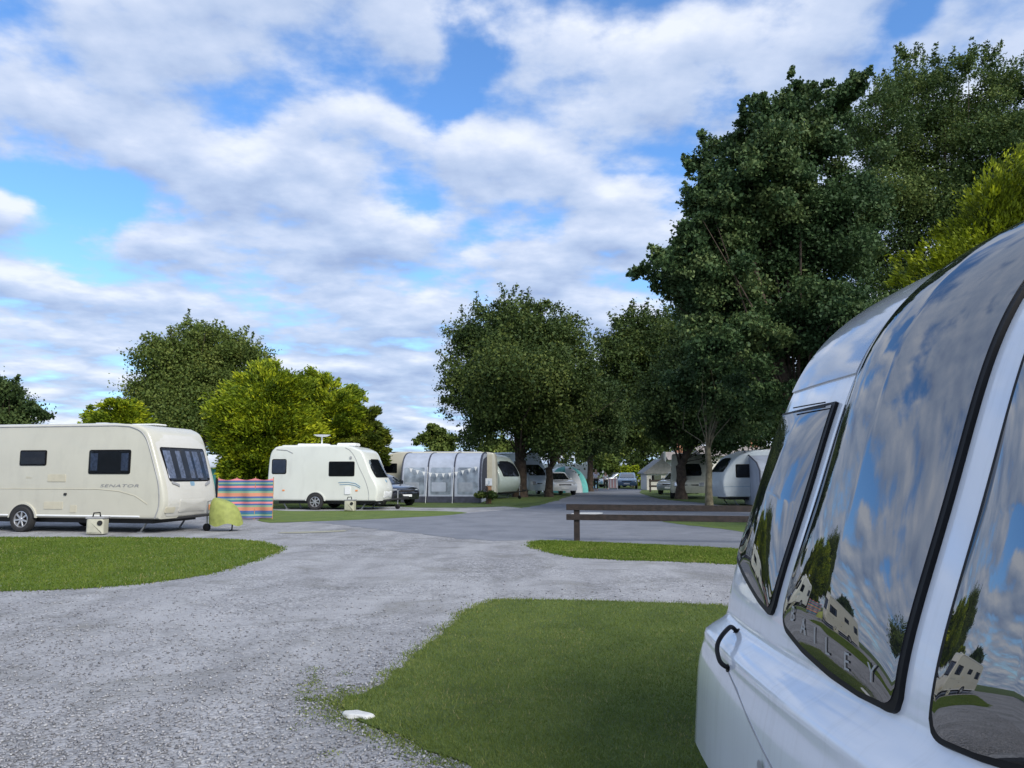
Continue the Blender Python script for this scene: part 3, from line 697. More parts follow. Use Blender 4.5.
# ---------------------------------------------------------------- awnings and tents
def arched_awning():
    a = P(400, 490, 37.9); b = P(481.5, 490, 37.9); L = b.x-a.x
    r = empty('caravan_awning', 'long grey arched tunnel awning with clear window panels', 'awning', ((a.x+b.x)/2, 37.9, 0), R(-95))
    # local x towards the camera, y along world +X
    pr = [(0, .02), (.02, 1.0), (-.06, 1.55), (-.30, 2.02), (-.75, 2.32), (-1.4, 2.45), (-2.3, 2.47), (-2.4, 2.4), (-2.4, .02)]
    o = sm(pr[:7], 3)+pr[7:]
    boxy(o, L, .03).build('shell', 'awnl', r, 40)
    pz = [p[1] for p in sm(pr[:6], 3)]; pxx = [p[0] for p in sm(pr[:6], 3)]
    def fm(y, z, off=0): return (float(np.interp(z, pz, pxx))+off, y, z)
    for i in range(4):
        y = -L/2+.04+(L-.08)*i/3
        MB().tube([(x+.02, y, z) for x, z in o[:20]], .035 if i < 3 else .05, 6).build('air_beam', 'awnd', r)
        if i in (1, 2): MB().tube([(.5, y-.0, .0), (.05, y, 1.75)], .012, 5).build('guy_line', 'whitepl', r)
    for i in range(3):
        y0 = -L/2+(L)*i/3+.16; y1 = -L/2+L*(i+1)/3-.16
        patch(rrect(y0, y1, .42, 1.72, .08), fm, .012, rings=6, dense=.12).build('window_panel', 'awnw', r)
        patch(rrect(y0+.05, y1-.25, .55, 1.0, .05), fm, .018, back=.0, dense=.12).build('inner_shape', 'awnl' if i == 1 else 'blind', r)
    patch(rrect(-L/2+.06, L/2-.06, .02, .32, .01), fm, .02, rings=3).build('mud_skirt', 'awnd', r)
    def em(x, z, off=0): return (x, L/2+off, z)
    patch([(-2.25, .3), (-.2, .3), (-.2, 1.4), (-.45, 1.9), (-.9, 2.15), (-2.25, 2.3)], em, .012).build('end_door', 'awnd', r)
    # bunting
    bu = empty('bunting', 'string of small white pennants looped across the arched grey awning', 'bunting', (a.x, 37.7, 0))
    pts = [(L*t, -.02, 1.78-.35*math.sin(math.pi*(t-.05)/.9)) for t in np.linspace(.10, .93, 22)]
    MB().tube(pts, .006, 4).build('cord', 'whitepl', bu)
    for p in pts[1::2]: MB().add([(p[0]-.08, p[1]-.01, p[2]), (p[0]+.08, p[1]-.01, p[2]), (p[0], p[1]-.01, p[2]-.2), (p[0]-.08, p[1]+.0, p[2]), (p[0]+.08, p[1], p[2]), (p[0], p[1], p[2]-.2)], [[0, 1, 2], [5, 4, 3], [0, 3, 4, 1], [1, 4, 5, 2], [2, 5, 3, 0]]).build('pennant', 'whitepl', bu)
arched_awning()
def tent_awning():
    a = P(745, 490, 33); r = empty('caravan_awning', 'plain grey pitched tent awning between the small pale caravan and the near caravan', 'awning', (a.x+2.5, 34.3, 0), R(-90))
    o = [(.9, .02), (.9, 1.55), (.5, 1.9), (-1.3, 2.45), (-1.5, 2.4), (-1.5, .02)]
    boxy(o, 3.4, .05).build('shell', 'awn', r, 30)
    def fm(y, z, off=0): return (.9+off, y, z)
    patch(rrect(-1.4, -.2, .5, 1.4, .05), fm, .012).build('window_panel', 'awnw', r); patch(rrect(.0, 1.3, .5, 1.4, .05), fm, .012).build('window_panel', 'awnw', r)
    for y in (-1.72, 1.72): MB().tube([(.92, y, 0), (.92, y, 1.56), (.5, y, 1.92), (-1.3, y, 2.48)], .03, 6).build('pole', 'awnd', r)
tent_awning()
def canopy():
    a = P(226, 470, 42); r = empty('awning_tent', 'awning with a white sloping roof behind the left end of the striped windbreak', 'awning', (a.x, 43, 0), R(-90))
    boxy([(1.1, .02), (1.1, 1.75), (1.35, 1.75), (-.2, 2.35), (-1.1, 2.3), (-1.1, .02)], 2.6, .03).build('walls', 'awnd', r, 30)
    boxy([(1.5, 1.72), (-.1, 2.40), (-1.2, 2.36), (-1.2, 2.42), (-.1, 2.46), (1.5, 1.78)], 2.8, .01).build('roof', 'whitepl', r)
    def fm(y, z, off=0): return (1.1+off, y, z)
    patch(rrect(-1.2, -.5, .1, 1.7, .04), fm, .012).build('side_panel', 'teal', r); patch(rrect(.0, 1.1, .9, 1.5, .05), fm, .012).build('window_panel', 'awnw', r)
canopy()
def dome(label, px, D, rx, ry, h, mats, rz=0):
    a = P(px, 480, D); r = empty('dome_tent', label, 'tent', (a.x, D, 0), rz)
    nb_ = 12; nv = 10
    for k, mm in enumerate(mats):
        vs = []; fs = []; n = max(2, int(36/len(mats)))
        for i in range(n+1):
            t = 2*math.pi*(k+i/n)/len(mats)+.4
            for j in range(nv+1):
                q = j/nv*math.pi/2; c = math.cos(q)**.8; vs.append((rx*c*math.cos(t), ry*c*math.sin(t), h*math.sin(q)))
        for i in range(n):
            for j in range(nv): z = i*(nv+1)+j; fs.append([z, z+nv+1, z+nv+2, z+1])
        MB().add(vs, fs).build('fabric_panel', mm, r, 60)
    for t in (.4, .4+math.pi/2): MB().tube([(rx*1.01*math.cos(q)*math.cos(t), ry*1.01*math.cos(q)*math.sin(t), h*1.01*math.sin(q)) for q in np.linspace(0, math.pi, 16)], .03, 5).build('tent_pole', 'whitepl', r)
dome('teal and white striped dome tent behind the white car', 565, 58, 1.7, 1.9, 1.9, ['teal', 'whitepl', 'teal', 'whitepl', 'teal', 'whitepl', 'teal', 'whitepl'], .3)
dome('pink and white dome tent right of the teal one', 573, 63, 1.2, 1.6, 1.55, ['pinkt', 'whitepl', 'pinkt', 'whitepl'])
dome('large bright blue dome tent behind the striped tents', 571, 74, 2.7, 2.4, 2.3, ['bluet', 'bluet', 'bluet', 'bluet'], .7)

# ---------------------------------------------------------------- small furniture
def rail_fence():
    g = G(577, 541); far = G(577, 541)
    A = Vector((g.x, g.y, 0)); dirv = Vector((1.0, -.135*1.6, 0)).normalized(); rz = math.atan2(dirv.y, dirv.x)
    r = empty('rail_fence', 'low dark brown timber fence of two rails on the grass strip', 'fence', A[:], rz)
    for x in (0, 4.3, 8.6): MB().box(x-.06, x+.06, -.05, .05, -.05, .80, .006).build('post', 'wood', r)
    for z in (.735, .52): MB().box(-.22, 9.2, -.088, -.052, z-.065, z+.065, .005).build('rail', 'wood', r)
rail_fence()
def pitch_post():
    g = G(488, 505); r = empty('pitch_marker', 'short tan timber post with a square white number plate beside the arched awning', 'sign', (g.x, 37.2, 0))
    MB().box(-.11, .11, -.08, .08, 0, .85, .012).build('post', 'woodtan', r)
    s = MB().box(-.17, .15, -.11, -.085, .85, 1.2, .004).build('number_plate', 'whitepl', r)
    lettering('lettering', '3', .22, lambda x, y: (x-.07, -.113, .93+y), 'bluedecal', r)
    MB().box(-.04, .04, -.085, .0, .8, 1.18).build('bracket', 'woodtan', r)
    # cream boarded end panel
pitch_post()
def bollard_light(px, D, label):
    pass
def person(label, px, D, hgt, shirt, rz, step=.1):
    a = P(px, 480, D); r = empty('person', label, 'person', (a.x, D, 0), rz); s = hgt/1.75
    def skin(name, V, E_, rad, m, par, sub=1):
        me = bpy.data.meshes.new(name); me.from_pydata([tuple(c*s for c in v) for v in V], E_, [])
        o = link(name, me, m, par); mo = o.modifiers.new('Skin', 'SKIN')
        if me.skin_vertices:
            for i, k in enumerate(rad): me.skin_vertices[0].data[i].radius = (k*s, k*s)
            me.skin_vertices[0].data[0].use_root = True
        u = o.modifiers.new('Sub', 'SUBSURF'); u.levels = sub; u.render_levels = sub
        return o
    st = step
    V = [(0, 0, .95), (0, 0, 1.15), (0, 0, 1.38), (0, 0, 1.50), (0, .01, 1.60), (0, .01, 1.72),
         (-.10, 0, .90), (-.11, st, .48), (-.11, st*1.6, .07), (-.11, st*1.6+.16, .04), (.10, 0, .90), (.11, -st*.2, .48), (.11, -st, .07), (.11, -st+.16, .04),
         (-.20, 0, 1.40), (-.24, -.05, 1.12), (-.23, .05, .88), (-.22, .08, .78), (.20, 0, 1.40), (.24, .05, 1.12), (.23, .12, .88), (.22, .15, .78)]
    E_ = [(0, 1), (1, 2), (2, 3), (3, 4), (4, 5), (0, 6), (6, 7), (7, 8), (8, 9), (0, 10), (10, 11), (11, 12), (12, 13), (2, 14), (14, 15), (15, 16), (16, 17), (2, 18), (18, 19), (19, 20), (20, 21)]
    rad = [.13, .12, .14, .055, .09, .075, .09, .06, .045, .035, .09, .06, .045, .035, .06, .045, .035, .03, .06, .045, .035, .03]
    b = skin('body', V, E_, rad, 'skin', r)
    skin('shirt', [(0, 0, .93), (0, 0, 1.15), (0, 0, 1.40), (-.20, 0, 1.41), (-.235, -.04, 1.2), (.20, 0, 1.41), (.235, .04, 1.2)], [(0, 1), (1, 2), (2, 3), (3, 4), (2, 5), (5, 6)], [.16, .145, .155, .075, .06, .075, .06], shirt, r)
    skin('trousers', [(0, 0, .97), (-.10, 0, .88), (-.11, st, .48), (-.11, st*1.55, .12), (.10, 0, .88), (.11, -st*.2, .48), (.11, -st*.95, .12)], [(0, 1), (1, 2), (2, 3), (0, 4), (4, 5), (5, 6)], [.155, .11, .08, .065, .11, .08, .065], 'trouser', r)
    skin('hair', [(0, -.03, 1.66), (0, -.01, 1.74)], [(0, 1)], [.095, .075], 'hair', r)
person('person in a pale lilac shirt and dark trousers walking far down the road', 596, 63, 1.75, 'shirt', R(170), .14)
person('shorter person in a white shirt walking to the right of the other', 605.5, 66, 1.5, 'shirt2', R(190), .1)
def bird():
    a = P(358, 391, 45); r = empty('bird', 'small grey bird flying above the golden conifers', 'bird', a[:], R(30))
    vs = []; fs = []
    MB_ = MB(); MB_.lathe([(.001, -.2), (.04, -.14), (.055, 0), (.03, .12), (.035, .16), (.001, .22)], 10, 'y')
    # wings
    for s in (-1, 1):
        MB_.add([(s*.03, -.06, .02), (s*.03, .06, .02), (s*.22, .05, .12), (s*.40, -.06, .06), (s*.2, -.08, .11), (s*.03, -.06, .0), (s*.03, .06, .0), (s*.22, .05, .105), (s*.2, -.08, .095)],
                [[0, 1, 2, 4], [4, 2, 3], [5, 8, 7, 6], [8, 3, 7], [1, 6, 7, 2], [2, 7, 3], [0, 4, 8, 5], [4, 3, 8]])
    MB_.build('body', 'feather', r, 60)
bird()
def stone():
    g = G(358, 718.5); vs = []; bm = bmesh.new(); bmesh.ops.create_icosphere(bm, subdivisions=3, radius=1)
    for v in bm.verts:
        n = v.co.copy(); k = 1+.16*math.sin(n.x*5+n.y*3)+.10*math.sin(n.y*9+n.z*5+n.x*3)-.30*math.exp(-((n.x-.1)/.16)**2)*(1 if n.y > 0 else .3); v.co = Vector((n.x*.112*(1+.05*math.sin(n.y*7)), n.y*.055*k, max(-.01, min(.018, n.z*.03))*1+.006)); v.co.y += -.12*v.co.x
    me = bpy.data.meshes.new('flat_stone'); bm.to_mesh(me); bm.free()
    o = link('flat_stone', me, 'stone', None, 180); o.location = (g.x, g.y, .012); o.rotation_euler = (0, 0, R(-12))
    tag(o, 'flat white stone at the corner of the near lawn and gravel', 'stone')
stone()
def picnic(label, px, D, rz, sc=1.0):
    a = P(px, 480, D); r = empty('picnic_table', label, 'picnic table', (a.x, D, 0), rz)
    MB().box(-.9*sc, .9*sc, -.36, .36, .70, .75, .006).build('tabletop', 'wood', r)
    for s in (-1, 1):
        MB().box(-.9*sc, .9*sc, s*.72-.13, s*.72+.13, .42, .46, .006).build('bench', 'wood', r)
        q = MB(); q.tube([(s*.65*sc, -.70, 0), (s*.65*sc, -.25, .7)], .04, 4); q.tube([(s*.65*sc, .70, 0), (s*.65*sc, .25, .7)], .04, 4); q.tube([(s*.65*sc, -.8, .40), (s*.65*sc, .8, .40)], .035, 4)
        q.build('leg_frame', 'wood', r)
picnic('brown picnic table on the grass left of the walking people', 581, 61, .2)
def short_fence():
    a = P(650, 480, 58); r = empty('rail_fence', 'short dark rail fence in front of the pale gabled chalet', 'fence', (a.x, 58, 0), 0)
    for x in (0, .9, 1.8): MB().box(x-.06, x+.06, -.06, .06, 0, 1.0, .01).build('post', 'wood', r)
    for z in (.85, .45): MB().box(-.1, 1.9, -.09, -.06, z-.07, z+.07, .01).build('rail', 'wood', r)
short_fence()
def sign_board():
    a = P(613, 480, 67); r = empty('notice_board', 'pink and white striped board standing low at the road end', 'sign', (a.x, 67, 0), 0)
    MB().box(-.4, .4, -.02, .02, .12, .95, .01).build('board', 'pinkt', r)
    for x in (-.2, .05, .3): MB().box(x-.05, x+.05, -.026, -.021, .15, .92).build('stripe', 'whitepl', r)
    for x in (-.38, .38): MB().box(x-.03, x+.03, -.03, .03, 0, 1.0, .005).build('leg', 'whitepl', r)
sign_board()

# ---------------------------------------------------------------- buildings
def chalet():
    a = P(663, 480, 64); r = empty('chalet', 'small pale chalet with a grey gabled roof and a white flue', 'chalet', (a.x, 66, 0), 0)
    W2, hw = 1.25, 1.6
    MB().box(-W2, W2, -1.5, 1.5, 0, hw).build('wall', 'render', r)
    MB().add([(-W2-.25, -1.7, hw-.15), (0, -1.7, hw+1.0), (W2+.25, -1.7, hw-.15), (-W2-.25, 1.7, hw-.15), (0, 1.7, hw+1.0), (W2+.25, 1.7, hw-.15), (-W2-.25, -1.7, hw-.25), (W2+.25, -1.7, hw-.25), (-W2-.25, 1.7, hw-.25), (W2+.25, 1.7, hw-.25)],
        [[0, 1, 4, 3], [1, 2, 5, 4], [0, 6, 7, 2, 1], [3, 4, 5, 9, 8], [6, 8, 9, 7], [0, 3, 8, 6], [2, 7, 9, 5]]).build('roof', 'slate', r)
    MB().tube([(.35, -1.2, hw+.3), (.35, -1.2, hw+1.6)], .09, 8).build('flue', 'whitepl', r)
    w = MB().box(-.9, .0, -1.53, -1.5, .7, 1.3).build('window', 'whitepl', r); MB().box(-.85, -.05, -1.54, -1.531, .75, 1.25).build('pane', 'acrylic', w)
chalet()
def house(label, px0, px1, D, ytop, yeave, m='render', rm='tile', chims=(), dep=6):
    a, b = P(px0, 480, D), P(px1, 480, D); ze = P(px0, yeave, D).z; zt = P(px0, ytop, D+dep/2).z; L = b.x-a.x
    r = empty('bungalow', label, 'bungalow', (a.x, D, 0))
    MB().box(0, L, 0, dep, 0, ze).build('wall', m, r)
    rf = MB().add([(-.4, -.4, ze-.1), (L+.4, -.4, ze-.1), (L+.4, dep/2, zt), (-.4, dep/2, zt), (-.4, dep+.4, ze-.1), (L+.4, dep+.4, ze-.1)], [[0, 1, 2, 3], [3, 2, 5, 4], [0, 3, 4], [1, 5, 2], [0, 4, 5, 1]]).build('roof', rm, r)
    for cx in chims:
        MB().box(cx*L-.35, cx*L+.35, dep/2-.3, dep/2+.3, zt-.6, zt+.9, .02).build('chimney', 'brick', rf)
    n = max(2, int(L/3))
    for i in range(n):
        x = L*(i+.5)/n; w = MB().box(x-.6, x+.6, -.04, -.001, 1.0, 2.1).build('window', 'whitepl', r)
        MB().box(x-.54, x-.03, -.05, -.041, 1.06, 2.04).build('pane', 'acrylic', w); MB().box(x+.03, x+.54, -.05, -.041, 1.06, 2.04).build('pane', 'acrylic', w)
house('long white walled bungalow with brick chimneys behind the trees on the right', 706, 800, 72, 446, 455, 'render', 'tile', (.17, .62))
house('cream bungalow with a low brown roof behind the beige campervan', 672, 700, 80, 452, 459, 'render', 'tile', (.5,), 5)

# ---------------------------------------------------------------- trees
def leaves(name, centers, rads, weights, n, size, m, parent, aspect=1.6, flat=.75, updir=0.0, kind='leaf', seed=0, outc=None):
    rg = np.random.default_rng(seed); C = np.array(centers); Rr = np.array(rads); w = np.array(weights, float); w /= w.sum()
    idx = rg.choice(len(C), n, p=w)
    d = rg.normal(size=(n, 3)); d /= np.linalg.norm(d, axis=1)[:, None]
    rad = rg.random(n)**.5*np.where(rg.random(n) < .22, 1.55, 1.0)
    pos = C[idx]+d*rad[:, None]*Rr[idx][:, None]*np.array([1, 1, flat])
    # long axis and side axis of each leaf
    ax = rg.normal(size=(n, 3))
    if kind == 'spray':
        oc = np.array(outc) if outc is not None else C.mean(0)
        out = pos-oc; out[:, 2] *= .25; out /= np.maximum(1e-6, np.linalg.norm(out, axis=1))[:, None]
        ax = out*.9+np.array([0, 0, updir])+rg.normal(size=(n, 3))*.35
    ax /= np.linalg.norm(ax, axis=1)[:, None]
    sd = np.cross(ax, rg.normal(size=(n, 3))); sd /= np.linalg.norm(sd, axis=1)[:, None]
    if kind == 'leaf':
        # leaf faces lean upward
        nn = np.cross(ax, sd)
    s = size*(.6+.8*rg.random(n))[:, None]; wd = s/aspect
    bend = np.cross(ax, sd)*s*.18
    V = np.stack([pos-ax*s*.5, pos-sd*wd*.5+bend, pos+ax*s*.5, pos+sd*wd*.5+bend], 1).reshape(-1, 3)
    me = bpy.data.meshes.new(name); me.vertices.add(4*n); me.vertices.foreach_set('co', V.ravel())
    me.loops.add(4*n); me.loops.foreach_set('vertex_index', np.arange(4*n, dtype=np.int32))
    me.polygons.add(n); me.polygons.foreach_set('loop_start', np.arange(0, 4*n, 4, dtype=np.int32))
    try: me.polygons.foreach_set('loop_total', np.full(n, 4, dtype=np.int32))
    except Exception: pass
    me.update()
    a = me.attributes.new('var', 'FLOAT', 'FACE')
    cv = rg.random(len(C))
    val = np.clip(.42*rg.random(n)+.62*cv[idx]-.02, 0, 1)
    a.data.foreach_set('value', val.astype(np.float32))
    return link(name, me, m, parent)
def tree(name, label, cat, base, tr, blobs, n, size, m, bark='bark', seed=1, sub=1.0, crf=.46, fork=.35, kind='leaf', aspect=1.5, updir=0, limbs=26, group=None, lean=(0, 0), flat=.75, shell=.45, forks=1):
    rg = np.random.default_rng(seed); bx, by = base
    root = empty(name, label, cat, (bx, by, 0), 0, group)
    B = [np.array([b[0]-bx, b[1]-by, b[2]]) for b in blobs]; rB = [b[3] for b in blobs]
    cs = []; rs = []; ws = []
    for c, r_ in zip(B, rB):
        k = max(8, int(sub*13*(r_/1.5)**1.5)); 
        for _ in range(k):
            d = rg.normal(size=3); d /= np.linalg.norm(d)
            if d[2] < -.55: d[2] *= -.5
            q = c+d*r_*(rg.random()**shell)*.92; rr = r_*crf*(.55+.75*rg.random())
            if q[2] < .35: q[2] = .35+rr*.5
            cs.append(q); rs.append(rr); ws.append(rr**2*(.6+.8*rg.random()))
    for i_ in range(len(B)):
        for j_ in range(i_):
            dd = np.linalg.norm(B[i_]-B[j_])
            if dd < (rB[i_]+rB[j_])*1.7:
                for _ in range(3):
                    t_ = rg.random(); rm = rB[i_]*t_+rB[j_]*(1-t_); q = B[i_]*t_+B[j_]*(1-t_)+rg.normal(size=3)*rm*.38
                    rr = rm*crf*(.5+.6*rg.random()); q[2] = max(q[2], .4); cs.append(q); rs.append(rr); ws.append(rr**2*.9)
    if kind == 'leaf' and n > 30000:
        top_i = [i_ for i_ in range(len(cs)) if cs[i_][2] > np.mean(B, 0)[2]]
        for i_ in rg.choice(top_i, min(len(top_i), int(46*sub))):
            o3 = cs[i_]-np.mean(B, 0); o3 = o3/np.linalg.norm(o3)*.7+np.array([0, 0, .6])+rg.normal(size=3)*.25; o3 /= np.linalg.norm(o3); r3 = .13*float(np.mean(rB))
            for q_ in range(4): cs.append(cs[i_]+o3*(rs[i_]*.8+q_*r3*1.1)); rs.append(r3*(1.25-.22*q_)); ws.append(r3**2*(1.3-.25*q_))
    leaves('crown', cs, rs, ws, n, size, m, root, aspect, flat, updir, kind, seed+5, outc=np.mean(B, 0))
    # trunk and limbs
    top = np.mean(B, 0); zt = top[2]; fz = min(b[2]-r_ for b, r_ in zip(B, rB)); fz = max(.8, fz*.5+zt*.5*fork)
    T = MB(); f0 = np.array([lean[0], lean[1], fz])
    pts_ = [np.array([0, 0, -.1]), np.array([lean[0]*.2, lean[1]*.2, fz*.3]), np.array([lean[0]*.6+.05, lean[1]*.6, fz*.7]), f0]
    T.tube([tuple(p) for p in pts_], [tr*1.35, tr*1.02, tr*.92, tr*.9], 10)
    order = rg.permutation(len(cs))[:limbs]
    for o_ in order:
        e = cs[o_]; mid = f0*.5+e*.5+np.array([0, 0, .25*abs(e[0]-f0[0])*.3])+rg.normal(size=3)*.35
        ln = np.linalg.norm(e-f0); r0 = tr*(.10+.12*rg.random())
        T.tube([tuple(f0-np.array([0, 0, .2])), tuple(f0*.75+mid*.25+np.array([0, 0, .1])), tuple(mid), tuple(e)], [r0, r0*.8, r0*.5, r0*.12], 6, cap=False)
    # central leader
    T.tube([tuple(f0-np.array([0, 0, .1])), tuple((f0+top)/2+rg.normal(size=3)*.1), tuple(top+np.array([0, 0, .5]))], [tr*.7, tr*.35, tr*.08], 8)
    T.build('trunk', bark, root, 60)
    return root
def bl(D, L, jit=1.2, seed=0):
    rg = np.random.default_rng(seed+77); out = []
    for t in L:
        px, py, rp = t[:3]; dd = t[3] if len(t) > 3 else (rg.random()-.5)*2*jit
        p = P(px, py, D+dd); out.append((p.x, p.y, p.z, rp*(D+dd)/F))
    return out
# T1 big round oak by the road
g = P(520, 490, 46.5)
tree('oak_tree', 'big round topped oak tree in the middle with a bare lower trunk', 'tree', (g.x, 46.5), .40,
     bl(46.5, [(515, 345, 44), (472, 345, 30), (560, 350, 34), (520, 385, 55, 2.5), (520, 385, 55, -2.5), (462, 385, 27), (578, 395, 26), (495, 425, 38), (545, 430, 40), (450, 368, 14), (485, 318, 20), (530, 312, 20), (565, 325, 18), (588, 372, 16), (455, 405, 18), (478, 432, 20), (575, 430, 22), (500, 304, 9), (545, 306, 10)], 2.0, 1),
     170000, .165, 'oak', seed=3, sub=1.1, limbs=30)
g = P(549, 490, 47)
tree('oak_tree', 'slim trunked tree just right of the big oak trunk with a dark crown', 'tree', (g.x, 47), .24,
     bl(54, [(565, 430, 36), (590, 410, 34), (545, 445, 24), (605, 440, 24), (580, 385, 24)], 2, 2), 50000, .18, 'oak2', seed=4, limbs=12)
g = P(590, 485, 60)
tree('oak_tree', 'dark spreading tree right of the big oak above the walking people', 'tree', (g.x, 60), .24,
     bl(60, [(640, 345, 34), (618, 362, 26), (672, 345, 32), (635, 385, 46, 1), (605, 345, 12), (650, 405, 44), (600, 430, 28), (685, 385, 32), (660, 322, 16), (625, 330, 14), (640, 435, 28), (700, 420, 30)], 2.5, 3), 120000, .20, 'oak', seed=5, limbs=18)
g = P(681, 490, 43)
tree('oak_tree', 'dark tree with a thick black trunk on the right side of the road', 'tree', (g.x, 43), .30,
     bl(43, [(680, 400, 40), (718, 395, 44), (660, 428, 26), (745, 420, 40), (700, 362, 32), (770, 400, 40), (690, 440, 22), (720, 440, 24), (735, 350, 34)], 2.5, 4), 110000, .17, 'oak2', seed=6, limbs=16)
g = P(709, 500, 34.5)
tree('young_tree', 'slender pale barked young tree forking in front of the beige campervan', 'tree', (g.x, 34.5), .15,
     bl(34.5, [(700, 395, 26), (725, 380, 30), (745, 400, 30), (680, 385, 22), (710, 355, 24), (735, 425, 20), (760, 370, 30)], 1.2, 5), 40000, .15, 'big', 'barkl', seed=7, limbs=16, fork=.45, lean=(.0, .0))
# T4 big broadleaf right
tree('maple_tree', 'tall broad leaved tree towering over the right side with its lowest branch reaching left', 'tree', (P(800, 480, 26).x, 26), .42,
     bl(26, [(640, 271, 11), (660, 262, 16), (690, 262, 26), (722, 190, 28), (700, 196, 14), (703, 135, 9), (712, 150, 13), (745, 170, 26), (745, 110, 12), (742, 128, 13), (783, 118, 24), (797, 92, 13), (792, 78, 7), (790, 150, 40), (765, 215, 50), (722, 235, 30), (735, 290, 44), (790, 280, 54), (840, 230, 56), (700, 305, 30), (780, 340, 50), (740, 350, 36), (830, 150, 34), (850, 320, 50), (700, 340, 26), (850, 98, 22), (862, 78, 11), (820, 380, 40), (675, 285, 12), (770, 400, 30), (690, 238, 20), (715, 262, 26), (700, 165, 16), (712, 215, 18), (735, 145, 18), (765, 110, 15), (820, 92, 16), (835, 120, 26), (765, 160, 34), (648, 268, 9), (632, 274, 6), (668, 272, 18), (685, 288, 24), (658, 284, 12), (700, 205, 22), (690, 258, 24), (705, 280, 28), (690, 172, 9)], 1.8, 6),
     330000, .12, 'big', seed=8, sub=1.25, crf=.40, limbs=16, fork=.3, aspect=1.35)
tree('poplar_tree', 'tall feathery grey green tree at the right edge behind the golden cypress', 'tree', (P(950, 480, 31).x, 31), .38,
     bl(31, [(905, 95, 34), (905, 68, 13), (905, 55, 6), (940, 85, 26), (970, 70, 20), (970, 56, 8), (1005, 95, 32), (1040, 90, 36), (880, 130, 36), (940, 140, 50), (1000, 150, 50), (1060, 160, 60), (890, 200, 46), (950, 210, 56), (1020, 230, 56), (900, 270, 50), (960, 290, 50), (1050, 60, 30), (870, 330, 40), (878, 100, 22), (862, 140, 30), (885, 165, 34), (990, 62, 12), (935, 66, 9)], 2, 7),
     210000, .115, 'big2', seed=9, sub=1.25, crf=.40, limbs=14, fork=.3, aspect=1.8)
tree('golden_cypress', 'bright yellow green cypress at the right edge above the near caravan roof', 'tree', (P(1040, 480, 18).x, 18), .25,
     bl(18, [(1040, 180, 44), (1010, 170, 24), (1024, 150, 16), (1000, 215, 44), (968, 245, 32), (940, 232, 14), (930, 262, 24), (905, 260, 15), (985, 190, 18), (1050, 250, 70), (980, 290, 60), (895, 285, 18), (1000, 370, 80), (1060, 360, 90), (940, 310, 40), (1075, 180, 50), (1000, 440, 80), (1080, 440, 90)], .8, 8),
     190000, .12, 'gold2', seed=10, sub=3.0, crf=.26, kind='spray', aspect=3.0, updir=.55, limbs=10, fork=.2, flat=1.1)
# left trees
tree('oak_tree', 'large rounded mid green tree standing behind the beige caravan on the left', 'tree', (P(195, 480, 62).x, 62), .5,
     bl(62, [(195, 352, 30), (160, 362, 26), (232, 358, 28), (195, 392, 48, 1), (140, 392, 20), (248, 388, 24), (180, 336, 14), (212, 334, 13), (152, 345, 13), (255, 362, 14), (195, 420, 50, 0), (130, 410, 16), (190, 325, 7)], 2.5, 9), 130000, .20, 'oak3', seed=11, limbs=24)
tree('golden_conifer', 'broad golden green conifer right behind the windbreak', 'tree', (P(262, 480, 37).x, 37), .25,
     bl(37, [(268, 368, 12), (262, 385, 26), (285, 392, 26), (245, 395, 24), (225, 412, 20), (262, 425, 46), (235, 435, 32), (295, 430, 34), (300, 385, 16), (222, 440, 18), (290, 455, 28), (250, 455, 26), (268, 470, 34), (235, 468, 24), (300, 470, 24)], 1.5, 10), 120000, .19, 'gold', seed=12, sub=3.0, crf=.30, kind='spray', aspect=2.8, updir=.30, limbs=8, fork=.2)
tree('golden_conifer', 'yellow green conifer behind the white caravan roof', 'tree', (P(322, 480, 39).x, 39), .22,
     bl(39, [(315, 378, 13), (325, 392, 20), (335, 385, 9), (345, 405, 22), (320, 425, 34), (350, 435, 26), (305, 400, 20), (308, 382, 13), (335, 455, 30), (352, 412, 14), (362, 425, 16), (320, 468, 30)], 1.2, 11), 80000, .19, 'gold', seed=13, sub=3.0, crf=.30, kind='spray', aspect=2.8, updir=.30, limbs=8, fork=.2)
tree('green_conifer', 'darker green conifer at the right end of the golden conifers', 'tree', (P(372, 480, 38).x, 38), .2,
     bl(38, [(372, 415, 10), (368, 430, 18), (380, 440, 13), (360, 450, 22), (378, 458, 14), (350, 425, 14)], 1.0, 12), 45000, .19, 'conif', seed=14, sub=3.0, crf=.30, kind='spray', aspect=2.8, updir=.30, limbs=6, fork=.2)
tree('golden_conifer', 'small bright golden bush rising above the roof of the beige caravan', 'tree', (P(117, 480, 44).x, 44), .2,
     bl(44, [(110, 406, 12), (130, 412, 16), (98, 418, 16), (145, 422, 12), (115, 440, 36)], 1, 13), 35000, .20, 'gold', seed=15, sub=2.6, crf=.30, kind='spray', aspect=2.4, updir=.30, limbs=6, fork=.2)
tree('dark_tree', 'dark tree at the left edge above the caravan roof', 'tree', (P(-8, 480, 50).x, 50), .35,
     bl(50, [(-5, 395, 22), (-30, 395, 30), (12, 402, 16), (33, 412, 11), (15, 418, 14), (45, 416, 8), (-10, 430, 36)], 1.5, 14), 45000, .18, 'oak2', seed=16, limbs=14)
tree('small_tree', 'small round tree showing above the arched awning roof', 'tree', (P(438, 480, 72).x, 72), .2,
     bl(72, [(438, 434, 12), (425, 440, 9), (451, 441, 9), (438, 447, 14), (432, 428, 6)], 1, 15), 12000, .28, 'oak3', seed=17, limbs=8)
